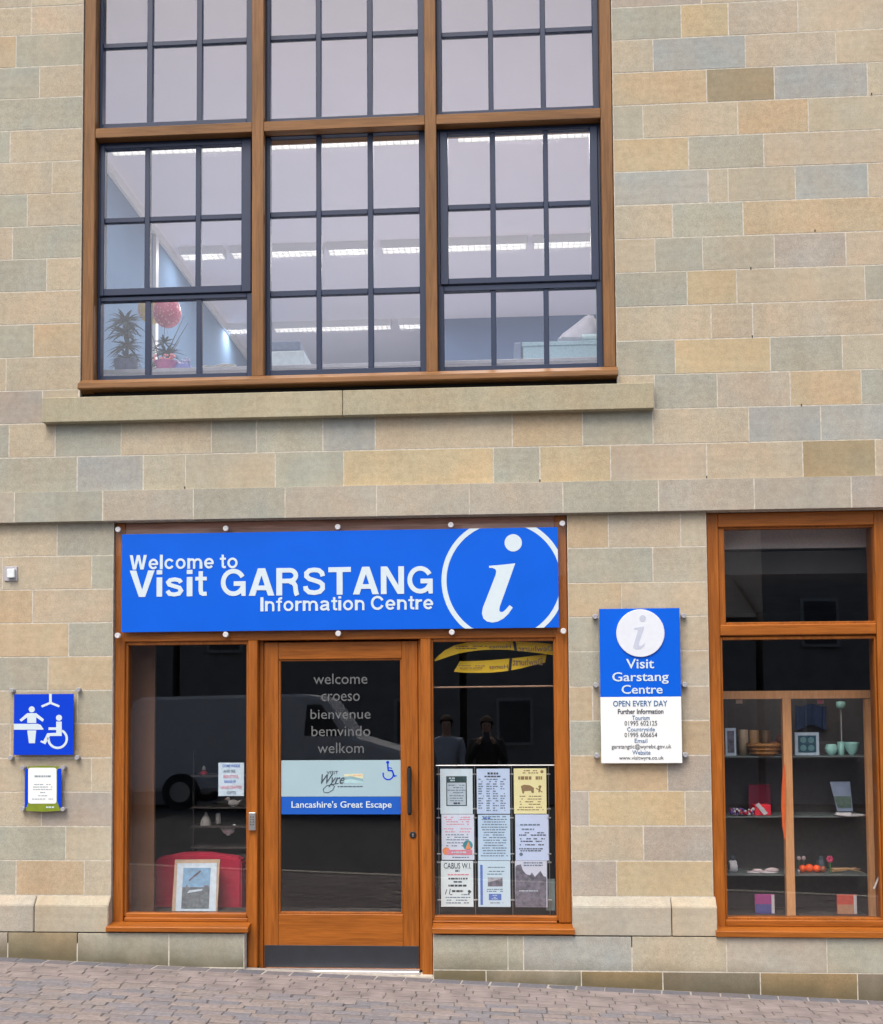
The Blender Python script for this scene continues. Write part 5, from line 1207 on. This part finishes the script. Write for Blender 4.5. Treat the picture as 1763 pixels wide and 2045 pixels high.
# bottom
for x, a_, b2, lab in ((1527,('book_magenta',(170,70,140)),('book_indigo',(84,84,150)),'magenta and indigo book standing on the unit floor'),(1691,('book_coral',(206,86,70)),('book_sand',(190,140,110)),'coral and sand coloured book standing on the unit floor')):
    simple(a_[0], L(a_[1]), .6); simple(b2[0], L(b2[1]), .6)
    t = good('book', lab, 'book', x, 4, GD-.04, 'books on the unit floor'); box_on(t, 'cover', 40, .008, 40, a_[0], bev=.001); box_on(t, 'lower_cover_print', 32, .0006, 19, b2[0], y0=-.0092, x0=-3.5, z0=1); box_on(t, 'spine_print', 6, .0006, 38, 'white_bead', y0=-.0092, x0=16.5, z0=1)
simple('orange_glow_paint', (.80,.15,.03), .8, noise=.1, scale=20)
t = T('orange_glow_shape', 'long tapering orange shape standing in for a soft glow beside the middle post of the display unit', 'glow', 1562, 1660, UD-.01)  # solid orange piece added to stand in for a soft glow
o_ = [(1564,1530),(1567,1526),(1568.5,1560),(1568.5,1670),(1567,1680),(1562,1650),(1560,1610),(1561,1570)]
bm = fin(prism(bmesh.new(), [(wx(x,y,UD-.012), wz(x,y,UD-.012)) for x, y in o_], UD-.015, UD-.006)); bmesh.ops.bevel(bm, geom=bm.edges[:], offset=.002, segments=2, affect='EDGES'); child('cloth', bm, MT['orange_glow_paint'], t)
t = T('pen', 'white and blue pen propped in the lower right corner of the right shop window', 'pen', 1750, 1772, GY_+.05)
child('barrel', tube(bmesh.new(), [at(1745,1775,GY_+.05), at(1757,1746,GY_+.06)], .006, 8), MT['white_bead'], t)

# ================================================================== THE OFFICE UPSTAIRS
# louvred strip lights
simple('louvre', (.85,.85,.86), .3)
def strip(x0, x1, y, n):
    t = thing('ceiling_light', n, 'light', ((x0+x1)/2, y, CEIL), 'louvred strip lights on the office ceiling')
    z1, z0 = CEIL-.001, CEIL-.085
    bm = bmesh.new(); w = .088
    box(bm, x0, x1, y-w, y-w+.012, z0, z1); box(bm, x0, x1, y+w-.012, y+w, z0, z1); box(bm, x0, x0+.012, y-w+.012, y+w-.012, z0, z1); box(bm, x1-.012, x1, y-w+.012, y+w-.012, z0, z1); child('housing', bm, MT['lampframe'], t)
    for yy in (-.035, .035): child('tube', tube(bmesh.new(), [(x0+.02,y+yy,z0+.05),(x1-.02,y+yy,z0+.05)], .013, 8), MT['lamp'], t)
    child('reflector', B(x0+.012, x1-.012, y-w+.012, y+w-.012, z1-.012, z1-.002), MT['lampglow'], t)
    bm = bmesh.new(); nn = int((x1-x0)/.06)
    for i in range(1, nn): xx = x0+(x1-x0)*i/nn; box(bm, xx-.002, xx+.002, y-w+.0125, y+w-.0125, z0+.002, z0+.05)
    box(bm, x0+.0125, x1-.0125, y-.003, y+.003, z0+.003, z0+.03)
    child('louvre', bm, MT['louvre'], t)
    ld = bpy.data.lights.new('strip_lamp', 'AREA'); ld.shape = 'RECTANGLE'; ld.size = max(.3, (x1-x0)*.55); ld.size_y = .26; ld.energy = LAMP_W*min(1, (x1-x0)/1.6)*(.25 if x0 < LWX+.7 else 1); ld.color = (1,.95,.92)
    lo = bpy.data.objects.new('strip_lamp', ld); COL.objects.link(lo); lo.parent = t; lo.location = (0, 0, -.09)
MT['lampglow'] = mat('lit_reflector', (1,.97,.94), .5, emit=.42, noise=0)
LAMP_W = 42
def lx(px, py): return atz(px, py, CEIL-.085)
rows3 = [[(215,298,870,283),(912,280,1178,268)], [(360,512,448,511),(462,510,645,506),(655,506,742,503),(762,502,982,495),(986,494,1052,492),(1064,491,1182,487)], [(430,661,532,660),(548,661,782,656),(796,655,850,653)]]
nm_ = [['long louvred strip light nearest the window, left and centre panes','louvred strip light nearest the window behind the right panes'],
       ['short louvred strip light beside the blue wall in the second row','louvred strip light in the second row, left of centre','louvred strip light in the second row behind the middle panes','louvred strip light in the second row behind the mullion','short louvred strip light in the second row, right panes','louvred strip light at the right end of the second row'],
       ['far louvred strip light beside the blue wall','far louvred strip light behind the middle panes','far louvred strip light that ends at the mullion']]
yrow = [(lx(540,291).y), lx(640,506).y, lx(640,658).y]
for j, rw_ in enumerate(rows3):
    for i, (a, b_, c, d_) in enumerate(rw_):
        p, q = lx(a, b_), lx(c, d_); strip(p.x, q.x, yrow[j], nm_[j][i])
# desk along the window
DT = wz(600, 743, .62)
ow = .95
def TO(name, label, cat, x, y, d, group=None): p = at(x, y, d); return thing(name, label, cat, (p.x, d, DT), group)
simple('desk_top', (.35,.36,.42), .5); simple('desk_leg', (.2,.2,.22), .5)
t = thing('desk', 'long grey desk standing just inside the upper window', 'desk', (0, .5, FL2))
child('desktop', B(LWX+.05, UW[1]+.3, .44, 1.3, DT-.03, DT, bev=.004), MT['desk_top'], t)
for xx in (LWX+.15, 0, UW[1]+.2):
    for yy in (.5, 1.24): child('leg', B(xx-.02, xx+.02, yy-.02, yy+.02, FL2+.0, DT-.0305), MT['desk_leg'], t)
simple('plant_dark', (.035,.085,.085), .6, noise=.3, scale=20); simple('plant_stem', (.10,.09,.07), .8); simple('pot_blue', (.10,.14,.28), .5)
def blades(bm, c, n, ln, droop=.6, w=.011, up=.4):
    for i in range(n):
        a = random.uniform(0, 2*math.pi); e = random.uniform(-.25, 1.2)*up*2; l = ln*random.uniform(.6, 1.1); pv = None
        d = Vector((math.cos(a)*math.cos(e), math.sin(a)*math.cos(e), math.sin(e))); side = d.cross(Vector((0,0,1))); side = side.normalized() if side.length > .05 else Vector((1,0,0)); pv = []
        for s in range(5):
            q = s/4; p = Vector(c) + d*l*q - Vector((0,0,1))*droop*l*q*q*.6; ww = w*math.sin(math.pi*min(.97, .18+q*.8))
            pv.append((bm.verts.new(p-side*ww), bm.verts.new(p+side*ww)))
        for s in range(4): bm.faces.new((pv[s][0], pv[s][1], pv[s+1][1], pv[s+1][0]))
    return bm
t = TO('potted_plant', 'dark spiky leaved dragon plant in the lower left upstairs pane', 'plant', 252, 740, .62); c = Vector(t.location)
child('pot', lathe(bmesh.new(), (c.x,c.y,c.z), [(.07,0),(.09,.11),(.085,.11),(.06,.02)], 20), MT['pot_blue'], t, True)
child('trunk', tube(bmesh.new(), [(c.x,c.y,c.z+.08),(c.x+.01,c.y,c.z+.25),(c.x,c.y,c.z+.44)], [.014,.011,.008], 8), MT['plant_stem'], t)
bm = bmesh.new()
for zz, n_, l_ in ((.40,60,.17),(.31,50,.16),(.22,44,.15),(.13,40,.15),(.08,26,.13)): blades(bm, (c.x+random.uniform(-.01,.01), c.y, c.z+zz), n_, l_)
child('foliage', bm, MT['plant_dark'], t)
t = TO('potted_plant', 'dark bushy plant with bare twigs in front of the balloons', 'plant', 322, 740, .75); c = Vector(t.location)
child('pot', lathe(bmesh.new(), (c.x,c.y,c.z), [(.05,0),(.07,.08),(.065,.08),(.04,.02)], 20), MT['pot_blue'], t, True)
bm = bmesh.new()
for zz, n_, l_ in ((.2,50,.15),(.12,44,.16),(.28,26,.11)): blades(bm, (c.x+random.uniform(-.03,.03), c.y, c.z+zz), n_, l_, w=.009)
child('foliage', bm, MT['plant_dark'], t)
for (ax, az) in ((-.09,.42),(.03,.44),(.14,.30),(.2,.42),(.17,.47)):
    child('twig', tube(bmesh.new(), [(c.x,c.y,c.z+.05),(c.x+ax*.4,c.y,c.z+az*.55),(c.x+ax,c.y-.01,c.z+az)], [.006,.004,.0015], 6), MT['plant_stem'], t)
simple('balloon_pink', L((226,96,128)), .3, noise=.02); simple('balloon_yellow', L((232,206,110)), .3)
def balloon(x, y, d, r, m, label):
    p = at(x, y, d); t = thing('balloon', label, 'balloon', (p.x, d, DT), 'balloons behind the upstairs plants')
    bm = ball(bmesh.new(), (p.x,d,p.z), r, 1, 1, 1.12, 24, 16)
    child('balloon_skin', bm, MT[m], t, True)
    child('string', tube(bmesh.new(), [(p.x,d,DT),(p.x+.01,d,(DT+p.z)/2),(p.x,d,p.z-r*1.1)], .0015, 5), MT['white'], t)
    bm = bmesh.new()
    for i in range(70):
        a, e = random.uniform(math.pi, 2*math.pi), random.uniform(-1.1,1.1); n = Vector((math.cos(a)*math.cos(e), math.sin(a)*math.cos(e), math.sin(e)*1.12)); ball(bm, (p.x+n.x*r, d+n.y*r, p.z+n.z*r), .0055, u=8, v=5)
    child('spots', bm, simple('balloon_spot', L((250,190,200)), .5), t)
balloon(334, 624, 1.0, .105, 'balloon_pink', 'pink spotted balloon behind the middle lower left pane'); balloon(302, 618, 1.12, .10, 'balloon_yellow', 'yellow spotted balloon partly behind the pink one')
simple('pink_box', L((206,110,168)), .5); simple('lavender_box', L((120,130,200)), .5)
t = TO('gift_basket', 'pink gift basket topped with blossom beside the plants', 'gift basket', 331, 730, .60); c = t.location
child('basket', lathe(bmesh.new(), (c.x,c.y,c.z), [(.05,0),(.075,.07),(.085,.09),(.07,.09),(.05,.02)], 20), MT['pink_box'], t)
bm = bmesh.new()
for i in range(34): ball(bm, (c.x+random.uniform(-.075,.075), c.y+random.uniform(-.05,.05), c.z+.09+random.uniform(0,.04)), random.uniform(.008,.014), u=7, v=5)
child('blossom', bm, simple('blossom_pink', L((236,150,160)), .7), t)
t = TO('gift_box', 'lavender wrapped box with pale flowers right of the pink basket', 'box', 365, 730, .64); c = t.location
child('box', B(c.x-.07, c.x+.065, c.y-.05, c.y+.05, c.z, c.z+.075, bev=.004), MT['lavender_box'], t)
bm = bmesh.new()
for i in range(26): ball(bm, (c.x+random.uniform(-.05,.055), c.y+random.uniform(-.04,.04), c.z+.075+random.uniform(0,.045)), random.uniform(.008,.013), u=7, v=5)
child('blossom', bm, simple('blossom_pale', L((190,190,225)), .7), t)
t = TO('paper_stack', 'curling stack of white papers in the lower left bay', 'papers', 441, 735, .6); c = t.location
for i in range(4):
    bm = bmesh.new(); vs = []
    for s in range(7): q = s/6; vs.append([bm.verts.new((c.x-.125+q*.25, c.y+dy, c.z+.026+.004*i+.009*math.sin(q*7+i))) for dy in (-.08,.1)])
    for s in range(6): bm.faces.new((vs[s][0], vs[s+1][0], vs[s+1][1], vs[s][1]))
    g = bmesh.ops.extrude_face_region(bm, geom=bm.faces[:]); [setattr(v.co, 'z', v.co.z-.0035) for v in g['geom'] if isinstance(v, bmesh.types.BMVert)]
    child('sheet', fin(bm), simple('office_paper', (.75,.76,.74), .6), t)
child('tray', B(c.x-.13, c.x+.13, c.y-.08, c.y+.11, c.z, c.z+.018, bev=.003), MT['desk_leg'], t)
simple('monitor_dark', (.16,.22,.36), .5); simple('monitor_pale', (.62,.74,.80), .5)
t = TO('printer', 'pale blue printer with a dark lid behind the middle bay', 'printer', 575, 735, .7); c = t.location
r_ = rect(538, 700, 607, 745, .62); child('body', B(r_[0], r_[1], .62, .98, DT, r_[3], bev=.012, seg=2), MT['monitor_pale'], t)
r_ = rect(540, 681, 599, 700, .66); child('lid', B(r_[0], r_[1], .66, .98, r_[2]+.001, r_[3], bev=.008), MT['monitor_dark'], t)
t = TO('letter_tray', 'shallow cream letter tray on the desk in the right bay', 'tray', 1020, 735, .6); c = t.location
r_ = rect(994, 722, 1045, 731, .55); child('tray', B(r_[0], r_[1], .55, .8, max(DT, r_[2]), r_[3], bev=.003), simple('cream_tray', (.85,.80,.62), .5), t)
t = TO('storage_crate', 'light blue fabric storage crate in the lower right pane', 'crate', 1118, 735, .7)
simple('crate_blue', (.34,.52,.62), .8, noise=.12, scale=60, bump=.3)
r_ = rect(1044, 682, 1225, 740, .6); child('body', B(r_[0], r_[1], .6, .95, DT, r_[3], bev=.008), MT['crate_blue'], t)
child('rim', B(r_[0]-.006, r_[1]+.006, .594, .956, r_[3]-.028, r_[3]+.002, bev=.003), MT['crate_blue'], t)
ctop = r_[3]+.003
r_ = rect(1028, 683, 1043, 708, .62); t2 = TO('desk_fan_box', 'small dark blue carton pushed against the light blue crate', 'carton', 1034, 710, .7); child('carton', B(r_[0]-.005, r_[1]-.008, .63, .85, DT, r_[3], bev=.006), MT['monitor_dark'], t2)
p = at(1155, 680, .75)
t = thing('cushion', 'lilac grey wedge shaped cushion leaning on the light blue crate', 'cushion', (p.x, .72, ctop)); simple('cushion_lilac', (.60,.60,.70), .9, noise=.12, scale=14)
cp = [(1110,683),(1118,672),(1150,648),(1172,630),(1180,627),(1188,634),(1196,660),(1198,683)]
bm = fin(prism(bmesh.new(), [(wx(x,y,.7), max(ctop, wz(x,y,.7))) for x, y in cp], .66, .86)); bmesh.ops.bevel(bm, geom=bm.edges[:], offset=.02, segments=3, affect='EDGES'); child('cover', bm, MT['cushion_lilac'], t, True)
t = thing('paper_roll', 'pale blue paper roll lying on the crate in front of the cushion', 'roll', (p.x+.06, .62, ctop)); r_ = rect(1162, 662, 1215, 683, .62)
child('roll', tube(bmesh.new(), [(r_[0], .635, ctop+.028),(r_[1], .635, ctop+.028)], .028, 20), simple('roll_blue', (.50,.68,.76), .6), t)
simple('desk_mid', (.30,.34,.44), .6)

# ================================================================== ACROSS THE STREET (seen only in the glass)
simple('render_grey', (.26,.25,.235), .9, noise=.2, scale=3); simple('slate', (.045,.048,.055), .7, noise=.2, scale=6); simple('dark_window', (.06,.065,.07), .3); simple('pale_trim', (.42,.42,.40), .7)
def house(x0, x1, eave, ridge, label, tone):
    t = thing('terraced_house', label, 'house', ((x0+x1)/2, -24, -.5), 'houses across the street')
    child('wall', B(x0, x1, -31, -24, -1.0, eave), tone, t)
    child('roof', profile(bmesh.new(), [(-31.3,eave),(-23.7,eave),(-27.5,ridge)], x0, x1), MT['slate'], t)
    child('chimney', B(x0+.4, x0+1.1, -28, -27, ridge-.8, ridge+.9), tone, t)
    n = max(2, int((x1-x0)/2.6))
    for i in range(n):
        cx_ = x0+(i+.5)*(x1-x0)/n
        for z in (.6, 3.2):
            if z+1.4 > eave: continue
            w_ = child('window', B(cx_-.5, cx_+.5, -23.98, -23.9, z, z+1.3), MT['pale_trim'], t)
            child('pane', B(cx_-.42, cx_+.42, -23.89, -23.88, z+.08, z+1.22), MT['dark_window'], w_)
tn = MT['render_grey']
house(-24, -9.2, 4.4, 6.4, 'dark rendered terraced house across the street, reflected low in the shop glass', tn); house(-9, -1.2, 5.0, 7.2, 'taller slate roofed house across the street in the middle of the row', tn)
house(-1, 6.8, 4.0, 5.6, 'low grey house across the street with a short chimney', tn); house(7.0, 22, 6.6, 9.4, 'wide tall grey house at the right end of the row across the street', tn)

# parked vehicles and people on the far side of the viewpoint, also seen only in the glass
def car(x0, y, L_, hgt, col, label, cat='car', van=False):
    """side-on vehicle facing +X; body, glasshouse, wheels, lamps"""
    g = ground(x0, PAVE_Y) - .25
    t = thing('parked_'+cat, label, cat, (x0+L_/2, y, g)); w = .88
    simple(col[0], col[1], .3)
    def side(name, pts, m, y0, y1, bev):
        bm = fin(prism(bmesh.new(), [(x0+p[0]*L_, g+p[1]*hgt) for p in pts], y0, y1)); bmesh.ops.bevel(bm, geom=bm.edges[:], offset=bev, segments=2, affect='EDGES'); return child(name, bm, MT[m], t)
    if van: body = [(.0,.16),(.0,.9),(.03,.98),(.62,1.0),(.70,.96),(.80,.62),(.97,.50),(1,.42),(1,.16)]; gl_ = [(.62,.62),(.63,.92),(.69,.92),(.775,.62)]
    else: body = [(.0,.2),(.01,.58),(.05,.66),(.22,.68),(.78,.66),(.97,.55),(1,.42),(1,.2)]; gl_ = [(.10,.67),(.2,.93),(.30,.99),(.52,1.0),(.62,.95),(.76,.66)]
    side('body', body, col[0], y-w, y+w, .05)
    side('glasshouse', gl_, 'dark_window', y-w*(1.01 if van else .86), y+w*(1.01 if van else .86), .03)
    if not van: side('roof', [(.20,.955),(.30,1.0),(.52,1.01),(.61,.965),(.52,.975),(.30,.97)], col[0], y-w*.84, y+w*.84, .01)
    for fx in (.19, .80):
        for sy in (-1, 1):
            bm = lathe(bmesh.new(), (x0+fx*L_, y+sy*w-(.1 if sy > 0 else .08), g+.32), [(.18,0),(.31,.0),(.32,.03),(.32,.17),(.31,.2),(.18,.2)], 24, 'Y'); wh = child('wheel', bm, MT['black'], t)
            child('rim', lathe(bmesh.new(), (x0+fx*L_, y+sy*w-(.105 if sy > 0 else .085), g+.32), [(.17,0),(.18,.21)], 16, 'Y'), MT['steel'], wh)
    for fx in (.012, .968): child('lamp', B(x0+fx*L_, x0+(fx+.02)*L_, y+w*.5, y+w*.99, g+.44*hgt, g+.52*hgt), MT['white'], t)
car(-11.9, -12.6, 4.2, 1.45, ('silver_paint', (.45,.47,.50)), 'silver hatchback car parked across the street, left of the white van')
car(-6.5, -13.0, 4.9, 2.0, ('white_paint', (.72,.74,.76)), 'white panel van parked across the street, reflected in the glass door', 'van', True)
car(8.6, -12.7, 4.1, 1.45, ('dark_blue_paint', (.03,.05,.12)), 'dark blue car parked across the street, beyond the white van', 'car')
def person(x, y, label, top, legs, hair, arms_up):
    g = ground(x, PAVE_Y) - .16
    t = thing('person', label, 'person', (x, y, g))
    def skin(name, verts, edges, rad, m):
        me = bpy.data.meshes.new(name); me.from_pydata([(v[0]+x-t.location.x, v[1]+y-t.location.y, v[2]) for v in verts], edges, []); me.materials.append(MT[m])
        o = bpy.data.objects.new(name, me); COL.objects.link(o); o.parent = t
        md = o.modifiers.new('skin', 'SKIN'); md.use_smooth_shade = True; o.modifiers.new('sub', 'SUBSURF').levels = 1
        for v, rr in zip(me.skin_vertices[0].data, rad): v.radius = rr
        me.skin_vertices[0].data[0].use_root = True
        return o
    # body: pelvis, spine, neck, head, arms with hands, legs
    hz = 1.43
    if arms_up: arm = [((.19,0,hz),(.055,.055)),((.25,.10,1.14),(.045,.045)),((.10,.32,1.45),(.036,.036)),((.06,.37,1.50),(.035,.022))]
    else: arm = [((.19,0,hz),(.055,.055)),((.25,.02,1.08),(.045,.045)),((.27,.08,.86),(.034,.034)),((.27,.10,.77),(.036,.02))]
    V = [(0,0,.93),(0,0,1.14),(0,-.01,1.38),(0,0,1.49),(0,.01,1.56),(0,.015,1.65),(0,.01,1.72)]; Rr = [(.15,.10),(.13,.09),(.16,.10),(.06,.055),(.058,.06),(.078,.095),(.06,.07)]
    E = [(i,i+1) for i in range(6)]
    for sx in (-1,1):
        b = len(V); V += [(sx*p[0][0],p[0][1],p[0][2]) for p in arm]; Rr += [p[1] for p in arm]; E += [(2,b),(b,b+1),(b+1,b+2),(b+2,b+3)]
        b = len(V); V += [(sx*.09,0,.88),(sx*.10,.01,.50),(sx*.11,-.02,.08),(sx*.12,.11,.03)]; Rr += [(.085,.09),(.058,.06),(.042,.045),(.045,.03)]; E += [(0,b),(b,b+1),(b+1,b+2),(b+2,b+3)]
    skin('body', V, E, Rr, 'skin_tone')
    V = [(0,0,.90),(0,0,1.14),(0,-.01,1.38),(0,0,1.485)]; Rr = [(.165,.115),(.155,.11),(.175,.12),(.085,.08)]; E = [(0,1),(1,2),(2,3)]
    for sx in (-1,1): b = len(V); V += [(sx*p[0][0],p[0][1],p[0][2]) for p in arm[:3]]; Rr += [(.072,.07),(.06,.06),(.05,.05)]; E += [(2,b),(b,b+1),(b+1,b+2)]
    skin('jacket' if arms_up else 'shirt', V, E, Rr, top)
    V = [(0,0,.93)]; Rr = [(.155,.11)]; E = []
    for sx in (-1,1): b = len(V); V += [(sx*.09,0,.86),(sx*.10,.01,.50),(sx*.11,-.02,.10)]; Rr += [(.10,.105),(.075,.078),(.062,.065)]; E += [(0,b),(b,b+1),(b+1,b+2)]
    skin('trousers', V, E, Rr, legs)
    bm = ball(bmesh.new(), (0,-.012,1.685), .104, .94, 1.08, 1.05); bmesh.ops.delete(bm, geom=[v for v in bm.verts if v.co.y > .045 and v.co.z < 1.70 or v.co.z < 1.58], context='VERTS')
    o = obj('hair', bm, MT[hair], t, True)
    for sx in (-1,1):
        obj('eye', ball(bmesh.new(), (sx*.032,.098,1.66), .011, u=8, v=6), MT['ink'], t); obj('ear', ball(bmesh.new(), (sx*.083,.01,1.645), .02, .4, .8, 1.3, 8, 6), MT['skin_tone'], t)
    obj('nose', ball(bmesh.new(), (0,.115,1.635), .014, .8, 1, 1.5, 8, 6), MT['skin_tone'], t); obj('mouth', ball(bmesh.new(), (0,.102,1.6), .02, 1.1, .4, .25, 8, 6), MT['berry_red'], t)
    if arms_up: obj('phone', B(-.04, .04, .375, .383, 1.44, 1.58, bev=.004), MT['ink'], t)
simple('skin_tone', (.50,.32,.24), .6); simple('black_jacket', (.012,.013,.016), .8); simple('pale_shirt', (.50,.58,.70), .8); simple('blue_jeans', (.06,.10,.20), .85); simple('dark_trousers', (.02,.022,.03), .85); simple('brown_hair', (.05,.03,.02), .8)
person(-.24, -8.35, 'person in a black jacket raising a phone, faintly reflected above the notices', 'black_jacket', 'dark_trousers', 'brown_hair', True)
person(-.80, -8.55, 'person in a pale blue shirt and jeans standing beside the person in black', 'pale_shirt', 'blue_jeans', 'brown_hair', False)
